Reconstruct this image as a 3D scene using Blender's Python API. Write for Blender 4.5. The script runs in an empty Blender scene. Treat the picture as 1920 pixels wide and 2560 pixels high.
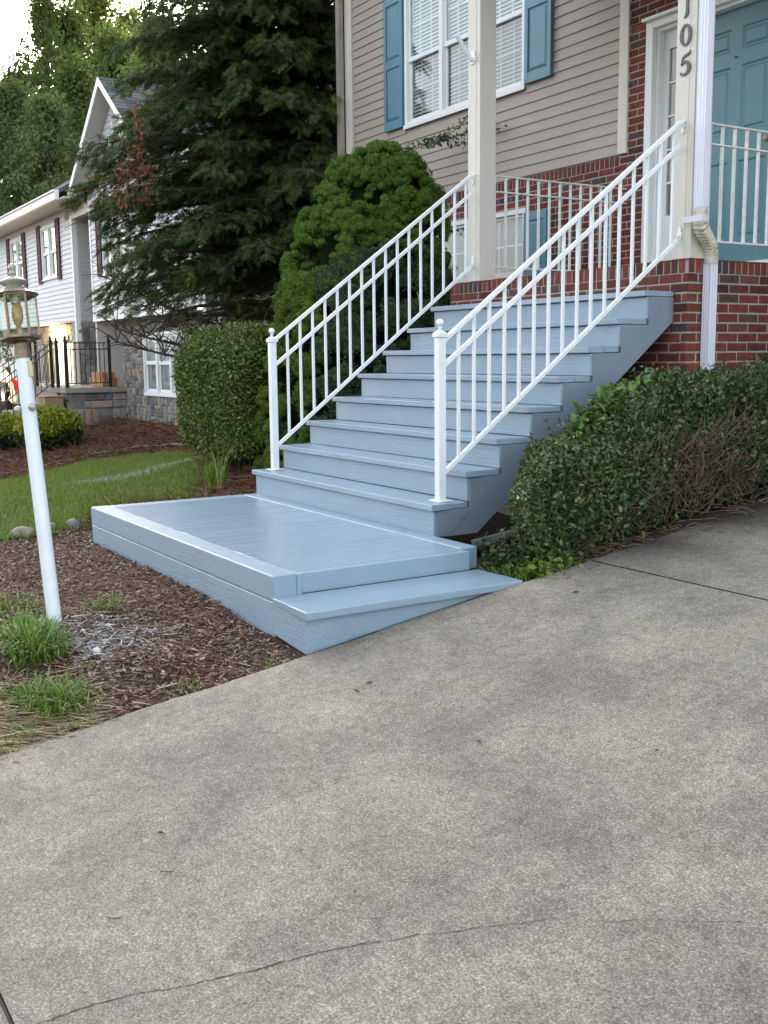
import bpy, bmesh, math, random
import numpy as np
from mathutils import Vector, Matrix
random.seed(7); RS = np.random.RandomState(7)
S = bpy.context.scene
COL = S.collection
R = math.radians

# ------------------------------------------------------------------ helpers
def tag(o, label=None, cat=None, group=None, kind=None):
    if label: o['label'] = label
    if cat: o['category'] = cat
    if group: o['group'] = group
    if kind: o['kind'] = kind
    return o

def empty(name, loc, label, cat, group=None, rot=None):
    o = bpy.data.objects.new(name, None); COL.objects.link(o)
    o.empty_display_size = .2
    o.location = loc
    if rot is not None: o.rotation_euler = rot
    return tag(o, label, cat, group)

def link(name, me, mat, parent=None, local=False):
    o = bpy.data.objects.new(name, me); COL.objects.link(o)
    if mat is not None:
        if isinstance(mat, (list, tuple)):
            for m in mat: me.materials.append(m)
        else: me.materials.append(mat)
    if parent is not None:
        o.parent = parent
        if not local:
            # geometry is in world coordinates
            M = root_matrix(parent)
            o.matrix_parent_inverse = M.inverted()
    return o

def root_matrix(o):
    M = o.matrix_basis.copy()
    if o.parent is not None:
        M = root_matrix(o.parent) @ o.matrix_parent_inverse @ M
    return M

def bulk(name, V, F, mat, parent=None, mi=None, smooth=False, local=False):
    V = np.asarray(V, dtype=np.float32).reshape(-1, 3)
    F = np.asarray(F, dtype=np.int32)
    me = bpy.data.meshes.new(name)
    n, k = F.shape
    me.vertices.add(len(V)); me.vertices.foreach_set('co', V.ravel())
    me.loops.add(n*k); me.loops.foreach_set('vertex_index', F.ravel())
    me.polygons.add(n)
    me.polygons.foreach_set('loop_start', np.arange(0, n*k, k, dtype=np.int32))
    me.polygons.foreach_set('loop_total', np.full(n, k, dtype=np.int32))
    if smooth: me.polygons.foreach_set('use_smooth', np.ones(n, dtype=bool))
    me.update(calc_edges=True)
    o = link(name, me, mat, parent, local)
    if mi is not None: me.polygons.foreach_set('material_index', np.asarray(mi, dtype=np.int32))
    return o

class MB:
    """collects shapes, builds ONE mesh object"""
    def __init__(s): s.v = []; s.f = []; s.m = []; s.cur = 0
    def add(s, vs, fs):
        b = len(s.v); s.v += [tuple(v) for v in vs]
        for f in fs: s.f.append([b+i for i in f]); s.m.append(s.cur)
    def box(s, x0, x1, y0, y1, z0, z1, M=None, j=0.0):
        vs = [(x, y, z) for z in (z0, z1) for y in (y0, y1) for x in (x0, x1)]
        if j: vs = [tuple(c + random.uniform(-j, j) for c in v) for v in vs]
        if M is not None: vs = [tuple(M @ Vector(v)) for v in vs]
        s.add(vs, [(0,2,3,1),(4,5,7,6),(0,1,5,4),(2,6,7,3),(0,4,6,2),(1,3,7,5)])
    def bar(s, a, b, w, h=None, up=(0,0,1)):
        a = Vector(a); b = Vector(b); h = h or w
        d = (b-a).normalized(); u = Vector(up)
        if abs(d.dot(u)) > .98: u = Vector((0,1,0))
        r = d.cross(u).normalized(); u = r.cross(d)
        vs = []
        for p in (a, b):
            for sx, sz in ((-1,-1),(1,-1),(1,1),(-1,1)): vs.append(p + r*(sx*w/2) + u*(sz*h/2))
        s.add(vs, [(0,1,2,3),(7,6,5,4),(0,4,5,1),(1,5,6,2),(2,6,7,3),(3,7,4,0)])
    def tube(s, pts, rad, n=8, cap=True):
        pts = [Vector(p) for p in pts]
        if not isinstance(rad, (list, tuple)): rad = [rad]*len(pts)
        rings = []; up = Vector((0,0,1))
        for i, p in enumerate(pts):
            d = (pts[min(i+1, len(pts)-1)] - pts[max(i-1, 0)]).normalized()
            u = up if abs(d.dot(up)) < .95 else Vector((0,1,0))
            r = d.cross(u).normalized(); w = r.cross(d)
            rings.append([p + (r*math.cos(2*math.pi*k/n) + w*math.sin(2*math.pi*k/n))*rad[i] for k in range(n)])
        vs = [v for rg in rings for v in rg]
        fs = [(i*n+k, i*n+(k+1) % n, (i+1)*n+(k+1) % n, (i+1)*n+k) for i in range(len(pts)-1) for k in range(n)]
        if cap: fs += [tuple(range(n))[::-1], tuple((len(pts)-1)*n+k for k in range(n))]
        s.add(vs, fs)
    def lathe(s, prof, c, n=24):
        vs = []; cx, cy, cz = c
        for r, z in prof:
            for k in range(n):
                a = 2*math.pi*k/n; vs.append((cx+r*math.cos(a), cy+r*math.sin(a), cz+z))
        m = len(prof)
        fs = [(i*n+k, i*n+(k+1) % n, (i+1)*n+(k+1) % n, (i+1)*n+k) for i in range(m-1) for k in range(n)]
        fs += [tuple(range(n))[::-1], tuple((m-1)*n+k for k in range(n))]
        s.add(vs, fs)
    def prism(s, poly, axis, a, b):
        """poly: 2-D outline; extruded along axis from a to b"""
        def P(u, v, w):
            return (w, u, v) if axis == 0 else (u, w, v) if axis == 1 else (u, v, w)
        n = len(poly)
        vs = [P(u, v, a) for u, v in poly] + [P(u, v, b) for u, v in poly]
        fs = [tuple(range(n))[::-1], tuple(range(n, 2*n))] + [(i, (i+1) % n, n+(i+1) % n, n+i) for i in range(n)]
        s.add(vs, fs)
    def build(s, name, mat, parent=None, bevel=0.0, smooth=False, seg=2, local=False, angle=35):
        me = bpy.data.meshes.new(name)
        me.from_pydata(s.v, [], s.f)
        o = link(name, me, mat, parent, local)
        if any(s.m):
            for p, m in zip(me.polygons, s.m): p.material_index = m
        bm = bmesh.new(); bm.from_mesh(me); bmesh.ops.recalc_face_normals(bm, faces=bm.faces)
        bm.to_mesh(me); bm.free()
        if smooth:
            me.polygons.foreach_set('use_smooth', [True]*len(me.polygons))
            me.set_sharp_from_angle(angle=R(angle))
        if bevel:
            m = o.modifiers.new('bevel', 'BEVEL'); m.width = bevel; m.segments = seg; m.limit_method = 'ANGLE'; m.angle_limit = R(40)
            m.harden_normals = False
        return o

# ------------------------------------------------------------------ materials
def nodes(name):
    m = bpy.data.materials.new(name); m.use_nodes = True
    nt = m.node_tree; return m, nt, nt.nodes['Principled BSDF'], nt.nodes['Material Output']

def N(nt, t, **kw):
    n = nt.nodes.new(t)
    for k, v in kw.items():
        if k in n.inputs: n.inputs[k].default_value = v
        else: setattr(n, k, v)
    return n

def ramp(nt, stops, fac):
    r = nt.nodes.new('ShaderNodeValToRGB')
    cr = r.color_ramp
    while len(cr.elements) < len(stops): cr.elements.new(.5)
    for e, (p, c) in zip(cr.elements, stops):
        e.position = p; e.color = (*c, 1) if len(c) == 3 else c
    nt.links.new(fac, r.inputs['Fac']); return r

def coords(nt, scale=(1,1,1), rot=(0,0,0)):
    g = nt.nodes.new('ShaderNodeNewGeometry')   # world position: real metres
    m = nt.nodes.new('ShaderNodeMapping'); m.inputs['Scale'].default_value = scale; m.inputs['Rotation'].default_value = rot
    nt.links.new(g.outputs['Position'], m.inputs['Vector']); return m.outputs['Vector']

def paint(name, col, rough=.45, var=.06, nscale=3, bump=.0, bscale=60, dirt=None, dirt_amt=.5, spec=.5, grain=None, coat=0):
    m, nt, b, out = nodes(name)
    v = coords(nt)
    n = N(nt, 'ShaderNodeTexNoise', Scale=nscale, Detail=6, Roughness=.6); nt.links.new(v, n.inputs['Vector'])
    c0 = [max(0, c*(1-var)) for c in col]; c1 = [min(1, c*(1+var)) for c in col]
    r = ramp(nt, [(.3, c0), (.7, c1)], n.outputs['Fac'])
    colout = r.outputs['Color']
    if dirt:
        n2 = N(nt, 'ShaderNodeTexNoise', Scale=nscale*2.7, Detail=10, Roughness=.7); nt.links.new(v, n2.inputs['Vector'])
        r2 = ramp(nt, [(.52, (0,0,0)), (.75, (dirt_amt,)*3)], n2.outputs['Fac'])
        mx = N(nt, 'ShaderNodeMix', data_type='RGBA'); nt.links.new(r2.outputs['Color'], mx.inputs[0])
        nt.links.new(colout, mx.inputs[6]); mx.inputs[7].default_value = (*dirt, 1); colout = mx.outputs[2]
    nt.links.new(colout, b.inputs['Base Color'])
    b.inputs['Roughness'].default_value = rough
    b.inputs['Specular IOR Level'].default_value = spec
    if coat: b.inputs['Coat Weight'].default_value = coat
    prev = None
    if bump:
        n3 = N(nt, 'ShaderNodeTexNoise', Scale=bscale, Detail=5, Roughness=.6); nt.links.new(v, n3.inputs['Vector'])
        bp = N(nt, 'ShaderNodeBump', Strength=bump, Distance=.004); nt.links.new(n3.outputs['Fac'], bp.inputs['Height'])
        prev = bp
    if grain:
        gv = coords(nt, grain)
        oi = nt.nodes.new('ShaderNodeObjectInfo'); om = N(nt, 'ShaderNodeMath', operation='MULTIPLY'); nt.links.new(oi.outputs['Random'], om.inputs[0]); om.inputs[1].default_value = 37
        va = N(nt, 'ShaderNodeVectorMath', operation='ADD'); nt.links.new(gv, va.inputs[0]); nt.links.new(om.outputs[0], va.inputs[1]); gv = va.outputs[0]
        v = N(nt, 'ShaderNodeVectorMath', operation='ADD'); nt.links.new(coords(nt), v.inputs[0]); nt.links.new(om.outputs[0], v.inputs[1]); v = v.outputs[0]
        dn = N(nt, 'ShaderNodeTexNoise', Scale=1.6, Detail=2, Roughness=.5); nt.links.new(gv, dn.inputs['Vector'])
        ml = N(nt, 'ShaderNodeMath', operation='MULTIPLY'); nt.links.new(dn.outputs['Fac'], ml.inputs[0]); ml.inputs[1].default_value = 60
        sn = N(nt, 'ShaderNodeMath', operation='SINE'); nt.links.new(ml.outputs[0], sn.inputs[0])
        mk = N(nt, 'ShaderNodeTexNoise', Scale=2.2, Detail=2); nt.links.new(v, mk.inputs['Vector'])
        mr = ramp(nt, [(.42, (.04,)*3), (.66, (1,)*3)], mk.outputs['Fac'])
        mm = N(nt, 'ShaderNodeMath', operation='MULTIPLY'); nt.links.new(sn.outputs[0], mm.inputs[0]); nt.links.new(mr.outputs['Color'], mm.inputs[1])
        b2 = N(nt, 'ShaderNodeBump', Strength=.30, Distance=.0018); nt.links.new(mm.outputs[0], b2.inputs['Height'])
        if prev: nt.links.new(prev.outputs['Normal'], b2.inputs['Normal'])
        prev = b2
    if prev: nt.links.new(prev.outputs['Normal'], b.inputs['Normal'])
    return m

def island(name, stops, rough=.8, bump=.5, bscale=40, trans=0.0, noise=.0, spec=.3, bdist=.004):
    """colour picked per loose piece (brick, stone, leaf, blade)"""
    m, nt, b, out = nodes(name)
    g = nt.nodes.new('ShaderNodeNewGeometry')
    r = ramp(nt, stops, g.outputs['Random Per Island'])
    co = r.outputs['Color']
    if noise:
        v = coords(nt); n = N(nt, 'ShaderNodeTexNoise', Scale=noise, Detail=8, Roughness=.7); nt.links.new(v, n.inputs['Vector'])
        r2 = ramp(nt, [(.3, (.62,)*3), (.7, (1.3,)*3)], n.outputs['Fac'])
        mx = N(nt, 'ShaderNodeMix', data_type='RGBA', blend_type='MULTIPLY'); mx.inputs[0].default_value = 1
        nt.links.new(co, mx.inputs[6]); nt.links.new(r2.outputs['Color'], mx.inputs[7]); co = mx.outputs[2]
    nt.links.new(co, b.inputs['Base Color'])
    b.inputs['Roughness'].default_value = rough; b.inputs['Specular IOR Level'].default_value = spec
    if bump:
        v = coords(nt); n = N(nt, 'ShaderNodeTexNoise', Scale=bscale, Detail=8, Roughness=.7); nt.links.new(v, n.inputs['Vector'])
        bp = N(nt, 'ShaderNodeBump', Strength=bump, Distance=bdist); nt.links.new(n.outputs['Fac'], bp.inputs['Height'])
        nt.links.new(bp.outputs['Normal'], b.inputs['Normal'])
    if trans:
        t = nt.nodes.new('ShaderNodeBsdfTranslucent'); nt.links.new(co, t.inputs['Color'])
        mx = nt.nodes.new('ShaderNodeMixShader'); mx.inputs[0].default_value = trans
        nt.links.new(b.outputs[0], mx.inputs[1]); nt.links.new(t.outputs[0], mx.inputs[2]); nt.links.new(mx.outputs[0], out.inputs['Surface'])
    return m

def glass(name, tint=(.8,.9,.9), refl=.35, rough=.02):
    m, nt, b, out = nodes(name)
    tr = N(nt, 'ShaderNodeBsdfTransparent'); tr.inputs['Color'].default_value = (*tint, 1)
    gl = N(nt, 'ShaderNodeBsdfGlossy', Roughness=rough); gl.inputs['Color'].default_value = (.95,.97,1,1)
    fr = N(nt, 'ShaderNodeFresnel', IOR=1.5)
    ad = N(nt, 'ShaderNodeMath', operation='ADD'); ad.inputs[1].default_value = refl; ad.use_clamp = True
    ge = nt.nodes.new('ShaderNodeNewGeometry')
    iv_ = N(nt, 'ShaderNodeMath', operation='SUBTRACT'); iv_.inputs[0].default_value = 1; nt.links.new(ge.outputs['Backfacing'], iv_.inputs[1])
    fm = N(nt, 'ShaderNodeMath', operation='MULTIPLY'); nt.links.new(fr.outputs[0], fm.inputs[0]); nt.links.new(iv_.outputs[0], fm.inputs[1])
    nt.links.new(fm.outputs[0], ad.inputs[0])
    mx = nt.nodes.new('ShaderNodeMixShader'); nt.links.new(ad.outputs[0], mx.inputs[0])
    nt.links.new(tr.outputs[0], mx.inputs[1]); nt.links.new(gl.outputs[0], mx.inputs[2]); nt.links.new(mx.outputs[0], out.inputs['Surface'])
    v = coords(nt); n = N(nt, 'ShaderNodeTexNoise', Scale=1.2, Detail=1); nt.links.new(v, n.inputs['Vector'])
    bp = N(nt, 'ShaderNodeBump', Strength=.06, Distance=.05); nt.links.new(n.outputs['Fac'], bp.inputs['Height'])
    nt.links.new(bp.outputs['Normal'], gl.inputs['Normal'])
    return m

def emis(name, col, st):
    m, nt, b, out = nodes(name)
    b.inputs['Base Color'].default_value = (*col, 1); b.inputs['Emission Color'].default_value = (*col, 1); b.inputs['Emission Strength'].default_value = st
    return m

BLUE = (.262, .345, .418)
M = {}
M['blue_x'] = paint('painted_wood_riser', BLUE, .42, .05, 4, .3, 90, grain=(.55, 1, 9), spec=.5)
M['blue_y'] = paint('painted_wood_tread', BLUE, .36, .05, 4, .3, 70, grain=(.5, 9, 3), spec=.5)
M['blue_deck'] = paint('painted_deck', BLUE, .24, .06, 3, .35, 45, grain=(7, .4, 1), spec=.55, dirt=(.22,.30,.38), dirt_amt=.35)
M['blue_shade'] = paint('shaded_stringer_paint', (.200,.250,.300), .45, .05, 3, .25, 60, spec=.5, dirt=(.16,.205,.25), dirt_amt=.3)  # stair paint darkened to put the shade of the side faces into the colour
M['blue_timber'] = paint('painted_timber', BLUE, .42, .06, 3, .8, 55, grain=(.6, 7, 12), spec=.5, dirt=(.2,.28,.36), dirt_amt=.25)
M['rail'] = paint('white_rail_enamel', (.78,.80,.80), .33, .03, 6, .15, 120, spec=.5, dirt=(.50,.44,.37), dirt_amt=.22)
M['porchrail'] = paint('weathered_white_rail', (.72,.72,.69), .5, .08, 9, .3, 120, dirt=(.35,.33,.28), dirt_amt=.6)
M['trim'] = paint('beige_trim', (.60,.55,.49), .5, .04, 2, .15, 60, dirt=(.45,.41,.36), dirt_amt=.35)
M['column'] = paint('column_vinyl', (.60,.555,.49), .4, .03, 2, .1, 60, dirt=(.55,.50,.44), dirt_amt=.3)
M['white'] = paint('white_trim', (.74,.75,.74), .45, .03, 3, .12, 80, dirt=(.55,.54,.5), dirt_amt=.25)
M['siding'] = paint('taupe_vinyl_siding', (.355,.305,.255), .55, .05, 1.5, .12, 150, spec=.35)
M['teal_s'] = paint('blue_shutter', (.085,.198,.258), .42, .05, 4, .15, 80)
M['teal_d'] = paint('teal_door_paint', (.085,.20,.235), .4, .05, 3, .15, 60)
M['mortar'] = paint('mortar', (.34,.31,.275), .9, .15, 20, .6, 200)
M['brick'] = island('red_brick', [(0,(.065,.025,.020)), (.2,(.12,.032,.022)), (.42,(.175,.040,.025)), (.64,(.13,.036,.026)), (.78,(.215,.052,.030)), (.87,(.085,.052,.046)), (1,(.052,.043,.043))], .85, .7, 90, noise=22)
M['stone'] = island('ledge_stone', [(0,(.12,.115,.11)), (.25,(.22,.205,.195)), (.5,(.31,.285,.26)), (.7,(.19,.19,.205)), (.85,(.38,.30,.23)), (1,(.30,.21,.16))], .9, .9, 25, noise=9, bdist=.02)
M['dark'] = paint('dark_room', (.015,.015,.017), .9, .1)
M['glass'] = glass('window_glass', (.88,.94,.94), .03)
M['glass_dark'] = glass('screened_glass', (.80,.83,.83), .03)
M['blind'] = paint('blind_slat', (.78,.78,.75), .5, .04)
M['curtain'] = paint('curtain', (.13,.18,.18), .8, .1, 2)
M['black'] = paint('black_iron', (.012,.012,.013), .45, .1, 8)
M['number'] = paint('number_metal', (.075,.07,.06), .42, .2, 40)
M['spout'] = paint('white_aluminium', (.66,.66,.74), .35, .02, 3, .05)
M['spout_old'] = paint('stained_elbow', (.60,.56,.46), .5, .12, 10, .2, 90, dirt=(.20,.16,.09), dirt_amt=.9)
M['concrete_cap'] = paint('concrete_cap', (.27,.25,.22), .9, .15, 4, .5, 60)
M['nsiding'] = paint('pale_vinyl_siding', (.60,.60,.62), .55, .04, 1.2, .1, 60)
M['nsiding_grey'] = paint('grey_vinyl_siding', (.42,.40,.385), .55, .05, 1.2, .1, 60)
M['burgundy'] = paint('burgundy_shutter', (.050,.007,.013), .6, .06, 4, spec=.25)
M['soffit'] = paint('soffit', (.50,.485,.45), .6, .05, 3)
M['shingle'] = island('asphalt_shingle', [(0,(.05,.053,.058)), (.5,(.085,.09,.095)), (1,(.13,.135,.14))], .95, .6, 120)
M['bark'] = paint('bark', (.07,.055,.042), .95, .35, 12, .9, 40)
M['twig'] = paint('bare_twig', (.15,.10,.062), .9, .35, 15)
M['brass'] = paint('aged_brass', (.22,.16,.105), .45, .2, 14, .2, 90, dirt=(.36,.37,.33), dirt_amt=.7)
for k in ('brass',): M[k].node_tree.nodes['Principled BSDF'].inputs['Metallic'].default_value = .6
M['pewter'] = paint('lamp_cap_metal', (.42,.38,.33), .38, .3, 14, .2, 90); M['pewter'].node_tree.nodes['Principled BSDF'].inputs['Metallic'].default_value = .5
M['postpaint'] = paint('lamp_post_paint', (.74,.78,.80), .4, .06, 5, .25, 60, dirt=(.62,.67,.70), dirt_amt=.5)
M['orange'] = paint('cedar_board', (.42,.19,.07), .7, .15, 6)
M['tan'] = paint('tan_planter', (.30,.20,.11), .8, .15, 6)
M['pipe'] = paint('black_plastic_pipe', (.02,.022,.025), .5, .1, 9)
M['carwhite'] = paint('car_paint_white', (.75,.75,.76), .15, .01, 1, coat=.8)
M['carred'] = paint('tail_lamp_red', (.42,.01,.015), .12, .05, 4, coat=.6)
M['tyre'] = paint('tyre_rubber', (.02,.02,.02), .8)
M['rock'] = paint('field_rock', (.22,.18,.14), .9, .3, 15, .8, 40)
M['rockgrey'] = paint('slate_rock', (.09,.10,.11), .7, .3, 15, .8, 40)
M['rockwhite'] = paint('pale_rock', (.55,.52,.44), .8, .15, 25, .8, 60)

# foliage
def leafmat(name, a, b_, c, tr=.3, rough=.5, spec=.35):
    return island(name, [(0, a), (.5, b_), (1, c)], rough, 0, trans=tr, spec=spec)
M['hemlock'] = leafmat('hemlock_needles', (.024,.042,.014), (.054,.084,.025), (.13,.175,.048), .28, .7, .2)
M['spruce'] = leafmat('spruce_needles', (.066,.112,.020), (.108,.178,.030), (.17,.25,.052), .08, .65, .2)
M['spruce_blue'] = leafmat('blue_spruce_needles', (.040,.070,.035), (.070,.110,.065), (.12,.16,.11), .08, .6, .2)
M['spruce_core'] = paint('spruce_cushion', (.062,.110,.022), .95, .35, 30, 1, 160, spec=0)
M['core'] = paint('shaded_inner_foliage', (.012,.020,.007), 1, .3, 10, spec=0)  # near-black hull colour paints the shade deep inside the foliage
M['core_brown'] = paint('shaded_inner_fill', (.012,.010,.007), 1, .3, 10, spec=0)  # near-black fill, shade put into the colour of hedge heart and underdeck
M['boxwood'] = leafmat('boxwood_leaves', (.045,.075,.014), (.085,.130,.022), (.19,.25,.05), .25, .36, .5)
M['privet'] = leafmat('hedge_leaves', (.032,.062,.018), (.062,.105,.028), (.15,.20,.065), .2, .34, .5)
M['bright'] = leafmat('bright_vine_leaves', (.09,.18,.035), (.13,.24,.05), (.18,.30,.08), .3, .4)
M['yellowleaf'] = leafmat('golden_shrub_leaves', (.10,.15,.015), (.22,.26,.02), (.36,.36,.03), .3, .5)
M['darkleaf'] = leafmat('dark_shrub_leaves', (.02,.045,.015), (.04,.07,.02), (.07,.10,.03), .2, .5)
M['deadleaf'] = leafmat('dead_leaves', (.11,.038,.018), (.20,.075,.032), (.28,.13,.06), .25, .7)
M['tree_a'] = leafmat('maple_leaves', (.050,.085,.018), (.085,.130,.024), (.15,.19,.04), .4, .6)
M['tree_b'] = leafmat('locust_leaves', (.07,.11,.032), (.11,.155,.045), (.16,.20,.065), .4, .6)
M['tree_c'] = leafmat('sunlit_leaves', (.08,.12,.018), (.14,.18,.028), (.24,.26,.05), .42, .6)
M['grass'] = island('lawn_blades', [(0,(.07,.12,.018)), (.4,(.12,.19,.028)), (.72,(.18,.26,.045)), (.9,(.26,.30,.08)), (1,(.38,.33,.15))], .6, 0, trans=.3)
M['grasspaint'] = island('painted_blades', [(0,(.30,.38,.38)), (1,(.62,.68,.70))], .6, 0)
M['weed'] = island('weed_blades', [(0,(.06,.12,.015)), (.45,(.11,.20,.03)), (.8,(.19,.30,.055)), (1,(.36,.36,.14))], .5, 0, trans=.3)
M['straw'] = island('pine_straw', [(0,(.05,.022,.012)), (.5,(.12,.055,.028)), (.85,(.20,.10,.05)), (1,(.30,.19,.11))], .85, 0)
M['straw_pale'] = island('dry_straw', [(0,(.22,.15,.08)), (.6,(.36,.26,.15)), (1,(.50,.40,.26))], .8, 0)
M['chips'] = island('bark_chips', [(0,(.05,.026,.019)), (.3,(.13,.068,.047)), (.62,(.24,.14,.098)), (.85,(.34,.235,.17)), (1,(.48,.39,.32))], .85, .5, 60)
M['paintchips'] = island('overspray_straw', [(0,(.25,.28,.30)), (.5,(.42,.46,.48)), (1,(.62,.66,.68))], .7, 0)

# soil
def soil():
    m, nt, b, out = nodes('soil_and_mulch'); v = coords(nt)
    n = N(nt, 'ShaderNodeTexNoise', Scale=28, Detail=12, Roughness=.75); nt.links.new(v, n.inputs['Vector'])
    r = ramp(nt, [(.28,(.018,.010,.007)), (.5,(.065,.034,.022)), (.66,(.12,.068,.045)), (.8,(.20,.14,.10))], n.outputs['Fac'])
    nt.links.new(r.outputs['Color'], b.inputs['Base Color']); b.inputs['Roughness'].default_value = .95
    bp = N(nt, 'ShaderNodeBump', Strength=1, Distance=.03); nt.links.new(n.outputs['Fac'], bp.inputs['Height']); nt.links.new(bp.outputs['Normal'], b.inputs['Normal'])
    return m
M['soil'] = soil()
M['lawnsoil'] = paint('lawn_base', (.045,.085,.018), .95, .35, 12, 1, 60)
M['hill'] = paint('wooded_hill', (.03,.05,.015), .95, .4, 1.5, 1, 4)

def concrete():
    m, nt, b, out = nodes('broom_concrete'); v = coords(nt)
    big = N(nt, 'ShaderNodeTexNoise', Scale=1.5, Detail=12, Roughness=.72, Distortion=.3); nt.links.new(v, big.inputs['Vector'])
    r1 = ramp(nt, [(.30,(.165,.144,.124)), (.46,(.222,.198,.165)), (.56,(.268,.241,.196)), (.76,(.350,.316,.250))], big.outputs['Fac'])
    sv = coords(nt, (1, .28, 1), (0, 0, R(38)))
    st = N(nt, 'ShaderNodeTexNoise', Scale=2.1, Detail=12, Roughness=.75, Distortion=.5); nt.links.new(sv, st.inputs['Vector'])
    r2 = ramp(nt, [(.30,(.70,.68,.72)), (.5,(.96,.96,.96)), (.68,(1.08,1.07,1.03))], st.outputs['Fac'])
    mx = N(nt, 'ShaderNodeMix', data_type='RGBA', blend_type='MULTIPLY'); mx.inputs[0].default_value = .8
    nt.links.new(r1.outputs['Color'], mx.inputs[6]); nt.links.new(r2.outputs['Color'], mx.inputs[7])
    fine = N(nt, 'ShaderNodeTexNoise', Scale=140, Detail=9, Roughness=.85); nt.links.new(v, fine.inputs['Vector'])
    r3 = ramp(nt, [(.36,(.16,.155,.15)), (.455,(.72,.71,.71)), (.54,(1.14,1.14,1.12)), (.62,(2.5,2.45,2.25))], fine.outputs['Fac'])
    m2 = N(nt, 'ShaderNodeMix', data_type='RGBA', blend_type='MULTIPLY'); m2.inputs[0].default_value = 1.0
    nt.links.new(mx.outputs[2], m2.inputs[6]); nt.links.new(r3.outputs['Color'], m2.inputs[7])
    md = N(nt, 'ShaderNodeTexNoise', Scale=24, Detail=8, Roughness=.75); nt.links.new(v, md.inputs['Vector'])
    rm = ramp(nt, [(.33,(.62,.61,.61)), (.47,(.95,.95,.95)), (.56,(1.05,1.05,1.04)), (.70,(1.38,1.36,1.28))], md.outputs['Fac'])
    mm_ = N(nt, 'ShaderNodeMix', data_type='RGBA', blend_type='MULTIPLY'); mm_.inputs[0].default_value = .9
    nt.links.new(m2.outputs[2], mm_.inputs[6]); nt.links.new(rm.outputs['Color'], mm_.inputs[7]); m2 = mm_
    vo = N(nt, 'ShaderNodeTexVoronoi', Scale=62); nt.links.new(v, vo.inputs['Vector'])
    r4 = ramp(nt, [(.0,(.45,.43,.40)), (.16,(.9,.9,.9)), (.3,(1,1,1))], vo.outputs['Distance'])
    m3 = N(nt, 'ShaderNodeMix', data_type='RGBA', blend_type='MULTIPLY'); m3.inputs[0].default_value = .6
    nt.links.new(m2.outputs[2], m3.inputs[6]); nt.links.new(r4.outputs['Color'], m3.inputs[7])
    # dark spots
    sp = N(nt, 'ShaderNodeTexNoise', Scale=7, Detail=8, Roughness=.8); nt.links.new(v, sp.inputs['Vector'])
    r5 = ramp(nt, [(.64,(1,1,1)), (.76,(.5,.48,.47))], sp.outputs['Fac'])
    m4 = N(nt, 'ShaderNodeMix', data_type='RGBA', blend_type='MULTIPLY'); m4.inputs[0].default_value = .8
    nt.links.new(m3.outputs[2], m4.inputs[6]); nt.links.new(r5.outputs['Color'], m4.inputs[7])
    nt.links.new(m4.outputs[2], b.inputs['Base Color'])
    b.inputs['Roughness'].default_value = .85; b.inputs['Specular IOR Level'].default_value = .3
    bp = N(nt, 'ShaderNodeBump', Strength=.7, Distance=.004); nt.links.new(fine.outputs['Fac'], bp.inputs['Height']); nt.links.new(bp.outputs['Normal'], b.inputs['Normal'])
    return m
M['concrete'] = concrete()
M['crack'] = paint('crack_dirt', (.045,.04,.035), .95, .3, 30)

# ------------------------------------------------------------------ terrain
def ss(a, b, x):
    t = np.clip((np.asarray(x, dtype=float)-a)/(b-a), 0, 1); return t*t*(3-2*t)
def drive(y): return -.306 + .145*(np.clip(y, -12, 14) + 1.37)
def gz(x, y):
    x = np.asarray(x, dtype=float); y = np.asarray(y, dtype=float)
    a = .2*ss(4, 18, -x)
    L = -.27 + a*(np.clip(y, -8, 4)-4) + np.where(x > -4, .02*(np.minimum(y, -1.37)+1.37), 0)
    L = L + .5*ss(.2, 2.8, y)*ss(-9.5, -6, x)*(1-ss(-2.7, -2.4, x))
    t = ss(-.6, .92, x)
    D = drive(y) - .03
    z = L*(1-t) + D*t
    # sits below the driveway slab
    z = np.where(x > .97, drive(y) - .06, z)
    return z

xs = np.unique(np.concatenate([np.arange(-30, 2.01, .14), np.linspace(-260, -30, 26), np.linspace(2, 160, 26)]))
ys = np.unique(np.concatenate([np.arange(-5, 6.01, .14), np.linspace(-160, -5, 24), np.linspace(6, 260, 40)]))
X, Y = np.meshgrid(xs, ys)
Z = gz(X, Y)
near = (X > -22) & (X < .85) & (Y > -5) & (Y < 6)
Z = Z + np.where(near, RS.uniform(-.012, .012, Z.shape), 0)
nx, ny = len(xs), len(ys)
idx = np.arange(nx*ny).reshape(ny, nx)
F = np.stack([idx[:-1,:-1], idx[:-1,1:], idx[1:,1:], idx[1:,:-1]], -1).reshape(-1, 4)
tag(bulk('ground', np.stack([X, Y, Z], -1), F, M['soil'], smooth=True), kind='structure')

# wooded hill rising behind the houses
hx = np.linspace(-150, 60, 60); hy = np.linspace(30, 200, 40)
HX, HY = np.meshgrid(hx, hy)
HZ = -2 + 22*ss(34, 150, HY) + 3*np.sin(HX*.07) * ss(34, 90, HY) + RS.uniform(-.3, .3, HX.shape)
idx = np.arange(HX.size).reshape(HX.shape)
F = np.stack([idx[:-1,:-1], idx[:-1,1:], idx[1:,1:], idx[1:,:-1]], -1).reshape(-1, 4)
tag(bulk('hill', np.stack([HX, HY, HZ], -1), F, M['hill'], smooth=True), kind='structure')

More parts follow.
